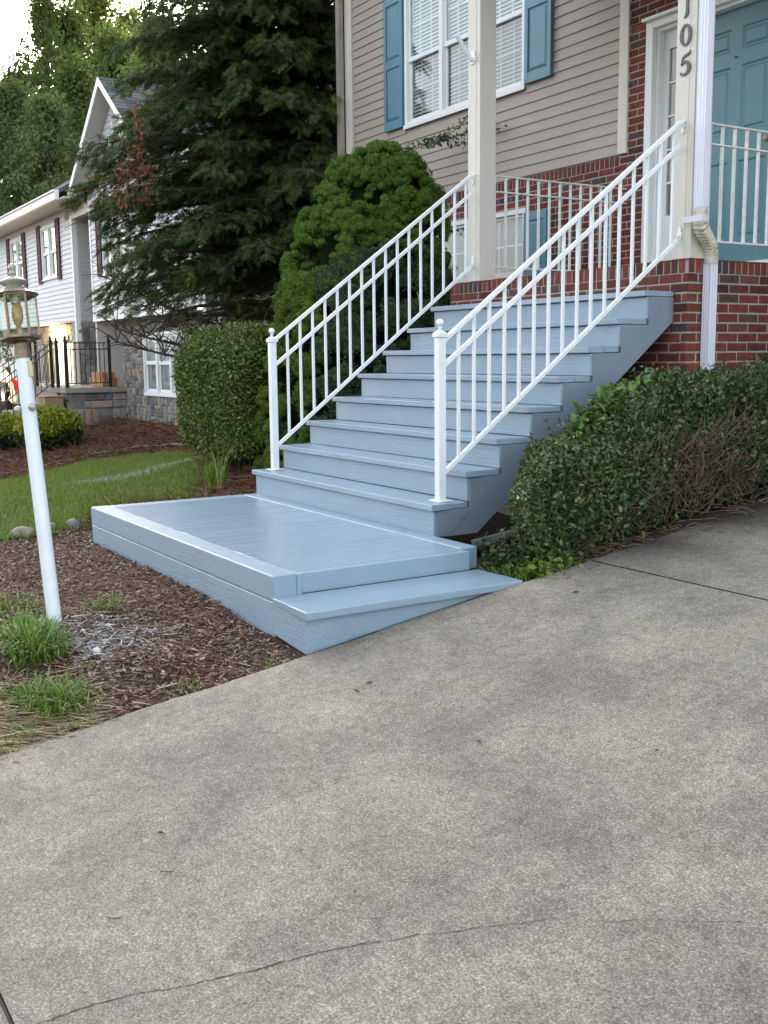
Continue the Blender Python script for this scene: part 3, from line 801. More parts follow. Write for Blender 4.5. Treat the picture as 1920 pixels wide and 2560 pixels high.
mb = MB(); mb.prism([(.558, -.30), (.558, -.149), (.911, -.1505), (.911, -.325)], 1, -1.3715, -1.335); mb.build('end_board', M['blue_timber'], step, .003)

# ------------------------------------------------------------------ RAILINGS
def finial_post(parent, x, y, z0, z1):
    mb = MB(); s = .0265
    mb.box(x-s, x+s, y-s, y+s, z0+.006, z1)
    o = mb.build('newel_post', M['rail'], parent, .003)
    mb = MB(); mb.box(x-.062, x+.062, y-.05, y+.05, z0+.0005, z0+.007); mb.build('base_plate', M['rail'], o, .003)
    mb = MB(); mb.box(x-.036, x+.036, y-.036, y+.036, z1+.0005, z1+.022)
    vs = [(x+a*.036, y+b*.036, z1+.0222) for a, b in ((-1,-1),(1,-1),(1,1),(-1,1))] + [(x+a*.013, y+b*.013, z1+.044) for a, b in ((-1,-1),(1,-1),(1,1),(-1,1))]
    mb.add(vs, [(0,1,5,4),(1,2,6,5),(2,3,7,6),(3,0,4,7),(4,5,6,7)])
    mb.build('cap', M['rail'], o, .002)
    mb = MB(); prof = [(.012, .043), (.0085, .055), (.015, .058), (.0155, .062), (.009, .067)]
    prof += [(.0245*math.cos(R(a)), .0885+.0245*math.sin(R(a))) for a in range(-62, 91, 12)]
    prof[-1] = (.0005, .113)
    mb.lathe(prof, (x, y, z1), 20); mb.build('ball_finial', M['rail'], o, smooth=True, angle=60)
    return o

def stair_rail(label, n0, n1, zt, zm, zb, nz, z0):
    """n0: newel xy, n1: end xy at the column"""
    t = empty('stair_railing', (n0[0], n0[1], z0), label, 'railing', 'white metal stair railings')
    finial_post(t, n0[0], n0[1], z0, nz)
    def pt(f, zz): return Vector((n0[0]+(n1[0]-n0[0])*f, n0[1]+(n1[1]-n0[1])*f, zz[0]+(zz[1]-zz[0])*f))
    for nm, zz, w, hh in (('top_rail', zt, .036, .026), ('middle_rail', zm, .026, .026), ('bottom_rail', zb, .026, .026)):
        mb = MB(); mb.bar(pt(.012, zz), pt(.992, zz), w, hh)
        if nm != 'top_rail': mb.bar(pt(.012, zz)+Vector((0,0,.0155)), pt(.992, zz)+Vector((0,0,.0155)), .016, .005)
        mb.build(nm, M['rail'], t, .003)
    nb = 16
    for i in range(nb):
        f = .07+ (1-.07-.035)*i/(nb-1); a = pt(f, zb); b = pt(f, zt)
        mb = MB(); mb.bar(a+Vector((0,0,.012)), b-Vector((0,0,.012)), .0185, .0185); mb.build('baluster', M['rail'], t, .0015)
    for zz, k in ((zt[1], -1), (zb[1], 1)):
        mb = MB(); x, y = n1
        Mx = Matrix.Translation((x, PY-.002, zz+k*.045))
        poly = [(-.014,-.045),(-.022,-.03),(-.012,-.02),(-.02,0),(-.009,.012),(-.016,.026),(0,.05),(.016,.026),(.009,.012),(.02,0),(.012,-.02),(.022,-.03),(.014,-.045)]
        mb.prism([(x+a, zz+k*.04+b*k) for a, b in poly], 1, PY-.010, PY-.001)
        mb.tube([(x, PY-.008, zz+k*.03), (x, PY-.02, zz+k*.01), (x, PY-.022, zz)], .008, 8)
        mb.build('bracket', M['rail'], t)
    return t
stair_rail('white metal stair railing on the right side, nearest the driveway', (-.112, .128), (.040, PY-.012), (1.165, 2.646), (1.012, 2.490), (.345, 1.868), 1.205, .19)
stair_rail('white metal stair railing on the left side, next to the conifer', (-2.462, .128), (-2.330, PY-.012), (1.215, 2.640), (1.015, 2.487), (.365, 1.868), 1.215, .19)

def porch_rail(label, x, y0, y1, n, bottom_to):
    t = empty('porch_railing', (x, y0, 1.735), label, 'railing', 'porch railings')
    for nm, z, w, hh, e in (('top_rail', 2.645, .034, .012, y1), ('middle_rail', 2.512, .028, .012, y1), ('bottom_rail', 1.862, .028, .014, bottom_to)):
        mb = MB(); mb.bar((x, y0, z), (x, e, z), w, hh); mb.build(nm, M['porchrail'], t, .002)
    for i in range(n):
        y = y0+.05+(y1-y0-.12)*i/(n-1)
        mb = MB(); mb.bar((x, y, 1.869 if y < bottom_to else 1.84), (x, y, 2.639), .0185, .0185); mb.build('baluster', M['porchrail'], t, .001)
    mb = MB(); mb.bar((x, y1-.03, 1.7365), (x, y1-.03, 1.855), .02, .02); mb.build('foot', M['porchrail'], t)
porch_rail('white porch railing between the left column and the brick wall', -2.325, PY+.175, HW-.02, 13, HW-.45)
porch_rail('white porch railing in front of the teal door, right of the downspout', .075, PY+.175, HW-.02, 13, HW-.02)

# ------------------------------------------------------------------ LAMP POST (leans)
ax = Vector((-.222, -.022, 1.195)).normalized()
q = Vector((0, 0, 1)).rotation_difference(ax)
lamp = empty('lamp_post', (-.282, -2.245, -.36), 'white leaning lamp post with a hexagonal brass and glass lantern', 'lamp post')
lamp.rotation_mode = 'QUATERNION'; lamp.rotation_quaternion = q
LP = lambda mb, n, m, p=lamp, **k: mb.build(n, m, p, local=(p is lamp), **k)
mb = MB(); mb.lathe([(.0375,-.1),(.0375,.4),(.0378,.8),(.0375,1.525)], (0,0,0), 32); LP(mb, 'post', M['postpaint'], smooth=True)
mb = MB(); mb.lathe([(.001,1.485),(.0435,1.485),(.0435,1.535),(.041,1.54),(.041,1.555),(.040,1.562),(.046,1.567),(.030,1.572),(.05,1.580),(.055,1.586),(.001,1.586)], (0,0,0), 32); LP(mb, 'collar', M['brass'], smooth=True)
lan = MB(); n = 6; ra, rb, za, zb_ = .101, .103, 1.594, 1.820
for k in range(n):
    a = 2*math.pi*(k+.25)/n; b = 2*math.pi*(k+1.25)/n
    p0 = Vector((rb*math.cos(a), rb*math.sin(a), zb_)); p1 = Vector((ra*math.cos(a), ra*math.sin(a), za))
    q0 = Vector((rb*math.cos(b), rb*math.sin(b), zb_)); q1 = Vector((ra*math.cos(b), ra*math.sin(b), za))
    lan.bar(p0, p1, .009, .009); lan.bar(p0, q0, .013, .016); lan.bar(p1, q1, .014, .014)
# base plate and scalloped roof
lan.prism([(.108*math.cos(2*math.pi*(k+.25)/6), .108*math.sin(2*math.pi*(k+.25)/6)) for k in range(6)], 2, 1.586, 1.592)
lantern = LP(lan, 'lantern', M['brass'])
mb = MB(); prof = [(.108,1.604),(.098,1.613),(.083,1.622),(.064,1.640),(.045,1.662),(.034,1.685),(.038,1.692),(.060,1.700),(.066,1.708),(.060,1.722),(.036,1.742),(.018,1.752),(.014,1.760),(.018,1.776),(.015,1.785),(.012,1.80),(.015,1.815),(.017,1.83),(.012,1.85),(.001,1.858)]
prof = [(r_*1.12, 1.824+(z_-1.604)*.68) for r_, z_ in prof]
mb.lathe(prof, (0,0,0), 24)
def local_child(mb, n, m, p, **k):
    o = mb.build(n, m, None, **k); o.parent = p; return o
local_child(mb, 'roof_cap', M['pewter'], lantern, smooth=True)
mb = MB()
for k in range(6):
    a = 2*math.pi*(k+.25)/6; b = 2*math.pi*(k+1.25)/6; e = .006
    vs = [((ra-e)*math.cos(a), (ra-e)*math.sin(a), za), ((ra-e)*math.cos(b), (ra-e)*math.sin(b), za), ((rb-e)*math.cos(b), (rb-e)*math.sin(b), zb_), ((rb-e)*math.cos(a), (rb-e)*math.sin(a), zb_)]
    mb.add(vs, [(0,1,2,3)])
local_child(mb, 'glass', glass('lantern_glass', (.90,.96,.95), .05), lantern)
mb = MB(); mb.lathe([(.001,1.594),(.014,1.594),(.014,1.662),(.022,1.677),(.030,1.712),(.030,1.752),(.020,1.782),(.001,1.797)], (0,0,0), 20)
local_child(mb, 'bulb', paint('amber_bulb', (.42,.25,.10), .25, .5, 30), lantern, smooth=True)
mb = MB(); mb.lathe([(.001,1.782),(.026,1.782),(.026,1.822),(.001,1.822)], (0,0,0), 16); local_child(mb, 'socket', M['pewter'], lantern, smooth=True)
for (kx, ky) in ((-.031, -.050), (.046, .008)):
    mb = MB(); pf = [(.0005,-.021)] + [(.021*math.cos(R(a)), .021*math.sin(R(a))) for a in range(-75, 80, 15)] + [(.0005,.021)]
    mb.lathe(pf, (kx, ky, 1.218), 16); mb.tube([(kx*.4, ky*.4, 1.218), (kx, ky, 1.218)], .008, 8); LP(mb, 'knob', M['pewter'], smooth=True, angle=60)
mb = MB(); mb.box(.026, .041, .013, .035, 1.385, 1.465); LP(mb, 'sticker', paint('cream_label', (.55,.50,.30), .7))

# ------------------------------------------------------------------ FOLIAGE helpers
def unit(v): return v/np.maximum(1e-9, np.linalg.norm(v, axis=-1, keepdims=True))
def frames(dirs, roll=None, jitter=0):
    """rows of 3x3 with local x along dir"""
    dd = unit(dirs); up = np.tile([0, 0, 1.0], (len(dd), 1)) + RS.normal(0, .35, dd.shape) if jitter else np.tile([0, 0, 1.0], (len(dd), 1)) + RS.normal(0, .01, dd.shape)
    s = unit(np.cross(up, dd)); u = np.cross(dd, s)
    if roll is not None:
        c, sn = np.cos(roll)[:, None], np.sin(roll)[:, None]; s, u = s*c+u*sn, -s*sn+u*c
    return np.stack([dd, s, u], 1)          # (N,3,3): local axes
def scatter(name, tmplV, tmplF, pos, fr, sc, mat, parent=None, mi=None):
    n = len(pos); k = len(tmplV)
    sc = np.asarray(sc).reshape(n, 1, 1) if np.ndim(sc) else sc
    V = np.einsum('vk,nkd->nvd', tmplV, fr)*sc + pos[:, None, :]
    Fq = tmplF[None] + (np.arange(n)*k)[:, None, None]
    m = None if mi is None else np.repeat(mi, len(tmplF))
    return bulk(name, V.reshape(-1, 3), Fq.reshape(-1, tmplF.shape[1]), mat, parent, m)
LEAF_V = np.array([(0,0,0), (.35,.24,.07), (.35,-.24,.07), (.75,.2,.04), (.75,-.2,.04), (1,0,-.06), (.4,0,0)], float)
LEAF_V = np.array([(0,0,0), (.3,.26,.07), (.8,.20,.02), (1,0,-.08), (.8,-.20,.02), (.3,-.26,.07)], float)
LEAF_F = np.array([(0,1,2,3), (0,3,4,5)])
BLADE_V = np.array([(0,-.5,0), (0,.5,0), (.5,.42,0), (.5,-.42,0), (1,.06,-.0), (1,-.06,0)], float)
BLADE_F = np.array([(0,1,2,3), (3,2,4,5)])
def rand_dirs(n, up=0.0, flat=1.0):
    v = RS.normal(0, 1, (n, 3)); v[:, 2] = v[:, 2]*flat + up; return unit(v)

def noise3(p, f, seed=0):
    """cheap smooth value in -1..1"""
    r = np.random.RandomState(seed); out = np.zeros(len(p))
    for k in range(5):
        w = r.normal(0, 1, 3)*f*(1+.35*k); ph = r.uniform(0, 6.28)
        out += np.sin(p @ w + ph)/(1+.3*k)
    return out/3.2

# ------------------------------------------------------------------ DENSE SPRUCE by the stairs
sp = empty('dwarf_spruce', (-4.45, 1.9, -.27), 'dense rounded green dwarf spruce with cushiony foliage left of the stairs', 'conifer')
zl = np.array([-.30, .6, 1.2, 1.7, 2.05, 2.42, 2.74, 2.96, 3.12, 3.2])
rl = np.array([.85, .86, .84, .80, .74, .68, .56, .42, .20, .02])
def axis_at(z): t = np.clip((z+.3)/3.6, 0, 1); return np.stack([-4.50+.34*t, 1.86+.40*t], -1)
def spruce_core(f):
    zz = np.linspace(-.3, 3.2, 44); th = np.linspace(0, 2*np.pi, 49)[:-1]
    V = []
    for z in zz:
        c = axis_at(z)
        for a in th:
            p = np.array([[c[0]+math.cos(a), c[1]+math.sin(a), z]])
            r_ = np.interp(z, zl, rl)*f*(1+.10*noise3(p, 3.0, 3)[0])
            V.append((c[0]+r_*math.cos(a), c[1]+r_*math.sin(a), z))
    n = 48
    Fq = [(i*n+k, i*n+(k+1) % n, (i+1)*n+(k+1) % n, (i+1)*n+k) for i in range(43) for k in range(n)]
    return V, Fq
V, Fq = spruce_core(.66)
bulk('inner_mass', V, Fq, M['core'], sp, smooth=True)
def spruce_lumps(n, pick):
    z = RS.uniform(-.2, 3.36, n*3); w = np.interp(z, zl, rl); z = z[RS.uniform(0, 1, len(z)) < w/.98+.12][:n]
    th = RS.uniform(0, 2*np.pi, len(z)); c = axis_at(z)
    p0 = np.stack([c[:,0]+np.cos(th), c[:,1]+np.sin(th), z], -1)
    r_ = np.interp(z, zl, rl)*(1+.10*noise3(p0, 3.0, 3))
    P_ = np.stack([c[:,0]+r_*np.cos(th), c[:,1]+r_*np.sin(th), z], -1)
    nr = unit(np.stack([np.cos(th), np.sin(th), .35+.6*(z > 2.6)], -1))
    return P_, nr
TUFT_V = np.array([(0,-.13,0), (0,.13,0), (.55,.17,0), (.55,-.17,0), (1,.02,0), (1,-.02,0)], float)
def tufts(name, P_, nr, per, rl_, size, mat, parent):
    n = len(P_); rad = RS.uniform(.55, 1.25, n)*rl_
    dd = unit(RS.normal(0, 1, (n, per, 3)) + nr[:, None, :]*1.0)
    pos = P_[:, None, :] + dd*rad[:, None, None]*np.array([1, 1, .8])*RS.uniform(.80, 1.0, (n, per, 1))
    dd = unit(dd + RS.normal(0, .35, dd.shape) + np.array([0, 0, .25]))
    pos = pos.reshape(-1, 3); dd = dd.reshape(-1, 3)
    return scatter(name, TUFT_V, BLADE_F, pos, frames(dd, RS.uniform(0, 6.28, len(dd))), RS.uniform(.7, 1.3, len(dd))*size, mat, parent)
big, bn = spruce_lumps(520, None)
def cushions(P0, n0, per, rad):
    k = len(P0); R_ = RS.uniform(.75, 1.3, k)*rad
    dd = unit(RS.normal(0, 1, (k, per, 3))+n0[:, None, :]*1.1); P1 = P0[:, None, :]+dd*R_[:, None, None]*np.array([1, 1, .78])-n0[:, None, :]*rad*.55
    return P1.reshape(-1, 3), dd.reshape(-1, 3)
P_, nr = cushions(big, bn, 10, .125)
k_ = P_[:, 2] < 3.20-.25*(np.hypot(P_[:, 0]+4.18, P_[:, 1]-2.26))**2*3; P_, nr = P_[k_], nr[k_]
th = np.arctan2(P_[:, 1]-2.05, P_[:, 0]+4.35)
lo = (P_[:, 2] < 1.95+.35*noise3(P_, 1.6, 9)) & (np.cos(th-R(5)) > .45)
def puffs(name, P0, rad, mat):
    bm = bmesh.new(); bmesh.ops.create_icosphere(bm, subdivisions=2, radius=1); tv = np.array([v.co[:] for v in bm.verts]); tf = np.array([[v.index for v in f.verts] for f in bm.faces]); bm.free()
    n = len(P0); k = len(tv); sc = (RS.uniform(.8, 1.2, n)*rad)[:, None, None]
    V = tv[None]*sc*np.array([1, 1, .85])+P0[:, None, :]
    V = V.reshape(-1, 3); V = V+unit(V-np.repeat(P0, k, 0))*(noise3(V, 60, 3)*.011)[:, None]
    Fq = tf[None]+(np.arange(n)*k)[:, None, None]
    return bulk(name, V, Fq.reshape(-1, 3), mat, sp, smooth=True)
puffs('cushions', P_[~lo], .043, M['spruce_core'])
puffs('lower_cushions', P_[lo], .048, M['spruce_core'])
tufts('foliage', P_[~lo], nr[~lo], 90, .054, .020, M['spruce'], sp)
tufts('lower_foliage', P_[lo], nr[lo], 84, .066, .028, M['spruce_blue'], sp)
# ivy sprig over the top, lying on the siding
iv = empty('ivy_sprig', (-5.1, 3.70, 3.65), 'trailing ivy sprig on the siding under the upper window', 'vine')
mb = MB(); lp = []
for (a, b, c, n) in (((-4.9, 3.2, 3.42), (-4.95, 3.72, 3.60), (-4.15, 3.78, 3.52), 30), ((-5.0, 3.3, 3.4), (-5.1, 3.74, 3.62), (-4.6, 3.78, 3.40), 16), ((-4.95, 3.4, 3.45), (-4.95, 3.74, 3.64), (-4.72, 3.78, 3.76), 12), ((-5.6, 2.9, 3.25), (-5.3, 3.3, 3.5), (-4.9, 3.6, 3.52), 50)):
    a, b, c = map(Vector, (a, b, c)); ptsv = []
    for i in range(n+1):
        t = i/n; p = a*(1-t)**2 + b*2*t*(1-t) + c*t*t; p = p + Vector((random.uniform(-.01,.01), random.uniform(-.01,.01), random.uniform(-.015,.015))); ptsv.append(p)
        if i > 2: lp += [tuple(p + Vector((random.uniform(-.03,.03), random.uniform(-.03,.0), random.uniform(-.03,.04)))) for _ in range(4)]
    mb.tube(ptsv, .003, 4)
mb.build('stem', M['twig'], iv)
lp = np.array(lp); scatter('leaves', LEAF_V, LEAF_F, lp, frames(rand_dirs(len(lp), .2), RS.uniform(0, 6.28, len(lp))), RS.uniform(.035, .06, len(lp)), M['privet'], iv)

# ------------------------------------------------------------------ HEMLOCK
def frond():
    V = []; Fq = []
    def quad(a, b, w):
        a = np.array(a, float); b = np.array(b, float); dd = b-a; s = np.cross(dd, [0, 0, 1]); s = s/np.linalg.norm(s)*w/2
        k = len(V); V.extend([a-s, a+s, b+s*.5, b-s*.5]); Fq.append((k, k+1, k+2, k+3))
    N_ = 7
    for i in range(N_):
        x = .06+.86*i/N_; zc = -.22*x*x
        l = .27*(1-x)**.8+.07
        for sgn in (-1, 1):
            quad((x, 0, zc), (x+l*.62, sgn*l*.8, zc-.12*l-.05*(i % 2)), .075)
    quad((0, 0, 0), (1.06, 0, -.24), .05)
    return np.array(V), np.array(Fq)
FV, FF = frond()
def conifer(name, label, base, H, Rmax, nb, z0, mat, prof, seed, nfr=34, cut=None, size=.30, bare=None, sector=None):
    rs = np.random.RandomState(seed)
    t = empty(name, base, label, 'tree')
    base = np.array(base); mb = MB()
    tp = [Vector((base[0]+.10*math.sin(k*1.1), base[1]+.08*math.cos(k*.9), base[2]+H*k/10)) for k in range(11)]
    mb.tube([tuple(p) for p in tp], [max(.012, .17*(1-k/10.3)) for k in range(11)], 10)
    mb.build('trunk', M['bark'], t, smooth=True)
    br = MB(); pos = []; dirs = []
    for i in range(nb):
        f = (i+rs.uniform(0, 1))/nb; z = base[2]+z0+(H-z0)*f**1.05*.98
        a = i*2.399+rs.uniform(-.3, .3)
        L_ = Rmax*prof(f)*rs.uniform(.72, 1.1)
        if sector: L_ *= sector(a, z)
        p0 = np.array([base[0], base[1], z]); hd = np.array([math.cos(a), math.sin(a), 0])
        rise = rs.uniform(.05, .35)*(1-.3*f)
        ptsb = []
        for k in range(8):
            u = k/7; ptsb.append(p0 + hd*L_*u + np.array([0, 0, L_*(rise*u - (.27+.08*(1-f))*u**2.2)]) + rs.normal(0, .02, 3)*L_*.3)
        br.tube([tuple(p) for p in ptsb], [max(.005, (.030+.02*(1-f))*(1-k/7.6)) for k in range(8)], 5, cap=False)
        ptsb = np.array(ptsb)
        m = int(nfr*max(.35, L_/Rmax))
        for k in range(m):
            u = .16+.86*(k+rs.uniform(0, 1))/m; u = min(u, 1.0)
            j = min(6, int(u*7)); q_ = ptsb[j]*(1-(u*7-j))+ptsb[j+1]*(u*7-j)
            tang = unit((ptsb[j+1]-ptsb[j])[None])[0]
            sd = np.array([-hd[1], hd[0], 0])*rs.choice([-1, 1])*(1.0-.45*u)
            off = rs.uniform(0, 1)**.8*L_*.36*(1-.62*u)
            dv = tang*.75+sd*rs.uniform(.5, 1)+np.array([0, 0, rs.uniform(-.35, .22)])
            p = q_+sd*off+np.array([0, 0, -.3*off*off+rs.normal(0, .05)])
            if cut is not None and cut(p): continue
            if bare is not None and bare(p, rs): continue
            pos.append(p); dirs.append(dv)
            if off > .25 and k % 2 == 0: br.tube([tuple(q_), tuple((q_+p)/2+np.array([0, 0, .02])), tuple(p)], [.008, .006, .003], 3, cap=False)
    br.build('branches', M['bark'], t, smooth=True)
    pos = np.array(pos); dirs = np.array(dirs)
    scatter('foliage', FV, FF, pos, frames(dirs+RS.normal(0, .25, dirs.shape), RS.normal(0, .6, len(pos)), jitter=1), RS.uniform(.65, 1.25, len(pos))*size, mat, t)
    return t
def sect(a, z):
    # crowded out on the side of the house, long low limbs toward the lawn
    ca, sa = math.cos(a), math.sin(a)
    s = 1.0
    if ca > .25: s *= .72 if sa < 0 else .5
    if ca < -.2 and sa < -.3: s *= 1.13
    return s
hem = conifer('hemlock_tree', 'tall dark hemlock with drooping branches between the two houses', (-9.55, 3.9, -.27), 11.5, 3.05, 430, 1.7, M['hemlock'],
              lambda f: (1.06+.10*math.sin(f*3))*(1-f)**.66 if f > .10 else .82+1.5*f, 5, nfr=290, size=.195,
              cut=lambda p: (p[1] > 3.72 and p[0] > -7.9) or p[2] < 1.42 or -(p[0]+9.55)*.527-(p[1]-3.9)*.85 > 2.75+.25*float(ss(2.2, 3.4, p[2])),
              bare=lambda p, rs: rs.uniform() < min(.97, max(0, ((2.25 if p[1] < 2.2 else 2.55)-p[2])*1.6)), sector=sect)
# dead leaves caught in the hemlock
dp = []
for (la, cz, n, s_, sz_) in ((0, 3.95, 60, .05, .20), (-.10, 3.60, 90, .09, .15), (.10, 3.52, 70, .09, .13), (-.27, 3.35, 60, .05, .17), (.02, 3.25, 40, .07, .08), (-.55, 3.40, 14, .10, .12), (.02, 4.45, 18, .03, .14)):
    dp.append(np.array([-8.8+la*.527, 1.33+la*.85, cz])+RS.normal(0, 1, (n, 3))*np.array([s_*.7, s_, sz_]))
dp = np.concatenate(dp)
dl = scatter('dead_leaves', LEAF_V, LEAF_F, dp, frames(rand_dirs(len(dp), -.8), RS.uniform(0, 6.28, len(dp))), RS.uniform(.035, .08, len(dp)), M['deadleaf'], hem)
tag(dl, 'cluster of rust brown dead leaves')
# bare lower limbs
mb = MB()
for k, (a, b, c) in enumerate((((-9.55,3.9,1.05),(-10.1,2.7,1.15),(-10.9,1.6,1.55)), ((-9.55,3.9,1.2),(-10.4,3.2,1.0),(-11.6,2.4,1.9)), ((-9.55,3.9,1.0),(-9.6,2.6,.9),(-10.0,1.3,1.35)), ((-9.55,3.9,1.3),(-10.6,2.9,1.55),(-11.2,1.7,2.3)), ((-9.5,3.9,1.25),(-9.1,2.6,1.3),(-9.0,1.6,1.6)))):
    a, b, c = map(Vector, (a, b, c)); pts_ = [a*(1-t)**2+b*2*t*(1-t)+c*t*t for t in [i/12 for i in range(13)]]
    mb.tube(pts_, [.055*(1-i/14) for i in range(13)], 7, cap=False)
    for i in range(3, 13):
        p = pts_[i]
        for _ in range(4):
            e = p+Vector((random.uniform(-.5,.3), random.uniform(-.5,.3), random.uniform(-.15,.45))); mid = (p+e)/2+Vector((0,0,.06))
            mb.tube([p, mid, e], [.012, .008, .003], 4, cap=False)
mb.build('lower_limbs', M['bark'], hem, smooth=True)
conifer('evergreen_tree', 'second dark evergreen behind the hemlock, beside the house downspout', (-9.3, 7.2, -.2), 11, 2.2, 170, .8, M['hemlock'], lambda f: (1-f)**.6, 15, nfr=90, size=.22, cut=lambda p: p[0] > -7.9)

# ------------------------------------------------------------------ HEDGES
def leaf_cloud(name, parent, fn, n, size, mat, up=.25, flat=.8, asp=None):
    P_ = fn(n)
    return scatter(name, LEAF_V, LEAF_F, P_, frames(rand_dirs(len(P_), up, flat), RS.uniform(0, 6.28, len(P_))), RS.uniform(.6, 1.3, len(P_))*size, mat, parent)
# boxwood left of stairs
bx = empty('boxwood_bush', (-6.4, 1.7, -.27), 'clipped broad leaf green bush left of the stairs in front of the hemlock', 'bush')
def ell_surface(n, c, r, bump, seed, zmin, sq=2.4, shell=.16):
    v = unit(RS.normal(0, 1, (n, 3))); s = v/np.sum(np.abs(v)**sq, axis=1, keepdims=True)**(1/sq)
    P_ = np.array(c)+s*np.array(r)
    k = 1+bump*noise3(P_, 2.6, seed)+bump*.6*noise3(P_, 7, seed+1)
    dep = 1-shell*RS.uniform(0, 1, n)**1.6
    P_ = np.array(c)+s*np.array(r)*(k*dep)[:, None]
    return P_[P_[:, 2] > zmin]
# long axis across the view
BC = (-5.66, 1.38, .70); BR = (1.00, .58, .68)
def bx_fn(n): return ell_surface(n, BC, BR, .08, 21, .0, sq=5.5, shell=.24)
leaf_cloud('leaves', bx, bx_fn, 90000, .040, M['boxwood'])
ico = bpy.data.meshes.new('core'); bm = bmesh.new(); bmesh.ops.create_icosphere(bm, subdivisions=4, radius=1)
for v in bm.verts:
    s = np.array(v.co)/np.sum(np.abs(np.array(v.co))**5)**(1/5); v.co = Vector(np.array(BC)+s*np.array(BR)*.74)
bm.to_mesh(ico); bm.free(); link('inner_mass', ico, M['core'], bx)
mb = MB()
for i in range(60):
    x, y = BC[0]+random.uniform(-.5, .6), BC[1]+random.uniform(-.3, .3); mb.tube([(x*.6+BC[0]*.4, y, float(gz(x, y))-.03), (x, y, .32), (x+random.uniform(-.15, .15), y+random.uniform(-.1, .1), .65)], [.014, .010, .006], 5)
mb.build('stems', M['bark'], bx)
lp = []; mb = MB()
for i in range(150):
    u = RS.uniform(-1, 1, 2); p = Vector((BC[0]+u[0]*BR[0]*.9, BC[1]+u[1]*BR[1]*.9, BC[2]+BR[2]*.9)); dv = Vector((random.uniform(-.3,.3), random.uniform(-.3,.3), 1)); pl = [p.copy()]
    for k in range(5):
        p = p+dv.normalized()*.028; dv = dv+Vector((random.uniform(-.3,.3), random.uniform(-.3,.3), 0)); pl.append(p.copy()); lp += [tuple(p+Vector((random.uniform(-.015,.015), random.uniform(-.015,.015), 0))) for _ in range(3)]
    mb.tube(pl, .002, 3, cap=False)
mb.build('shoots', M['twig'], bx)
lp = np.array(lp); scatter('shoot_leaves', LEAF_V, LEAF_F, lp, frames(rand_dirs(len(lp), .5), RS.uniform(0, 6.28, len(lp))), RS.uniform(.022, .045, len(lp)), M['boxwood'], bx)

# hedge on the right, along the driveway
hd = empty('driveway_hedge', (.6, 2.2, .1), 'overgrown low hedge with bare brown twigs along the driveway and brick wall', 'hedge')
def hedge_top(y): return .33+.44*ss(.05, 1.25, y)+.105*(np.clip(y, .5, 9)-.5)
def end_y(x, hh): return .02+(.80-np.asarray(x))*.88+.10*np.sin(np.asarray(hh)*7)*.4
def hedge_pts(n, y0=-.12, y1=5.2, lo=.0, top_bias=.62):
    y = y0+(y1-y0)*RS.uniform(0, 1, n)**1.5
    zt = hedge_top(y)+.045*np.sin(y*5.1)+.035*np.sin(y*13.3+1); zb = gz(np.full(n, .7), y)
    xc = .50+.04*np.sin(y*3); xw = .34*np.minimum(1, .45+ss(-.15, .5, y))
    ang = RS.uniform(0, np.pi, n)
    cs, sn = np.cos(ang), np.sin(ang)
    sn7 = np.abs(sn)**.75
    px = xc+xw*np.sign(cs)*np.abs(cs)**.6*np.where(cs > 0, .62+.38*ss(0, .45, sn7), 1)
    px = px+.05*noise3(np.stack([px, y, sn7], -1), 4.5, 77)
    pz = zb+(zt-zb)*(lo+(1-lo)*sn7)
    P_ = np.stack([px, y, pz], -1)
    P_ += unit(RS.normal(0, 1, (n, 3)))*np.abs(RS.normal(0, .035, (n, 1)))
    hh = (pz-zb)/(zt-zb)
    k = P_[:, 1] > end_y(P_[:, 0], hh)
    return P_[k], hh[k]
P_, hh = hedge_pts(190000)
fr_ = noise3(P_, 3.2, 31)
far_ = ss(.5, 1.6, P_[:, 1])
prob = np.maximum(ss(.40, .72, hh+.34*fr_-.16*far_), .85*ss(.2, -.15, fr_-.5+far_)) * (1-.75*ss(.6, 1.3, P_[:, 1])*ss(.12, .25, hh)*ss(.66, .5, hh+.15*fr_)*(fr_ > -.45)) + .25*(hh < .26)*(fr_ > -.3) + .9*ss(.80, .2, P_[:,1]-.3*fr_)*(hh>.05) + .07
P_ = P_[RS.uniform(0, 1, len(P_)) < prob]
scatter('leaves', LEAF_V, LEAF_F, P_, frames(rand_dirs(len(P_), .35, .8), RS.uniform(0, 6.28, len(P_))), RS.uniform(.45, 1.5, len(P_))*.031, M['privet'], hd)
# end face of hedge towards camera-left
n = 9000; th = RS.uniform(0, 2*np.pi, n); rr = RS.uniform(0, 1, n)**.5
P_ = np.stack([.62+.36*rr*np.cos(th), 0*th, .22+.30*rr*np.sin(th)], -1); P_[:, 1] = end_y(P_[:, 0], (P_[:, 2]+.1)/.6)+.10*RS.uniform(-.4, 1, n)+.13*rr**2
scatter('end_leaves', LEAF_V, LEAF_F, P_, frames(rand_dirs(n, .2, .8), RS.uniform(0, 6.28, n)), RS.uniform(.6, 1.3, n)*.030, M['privet'], hd)
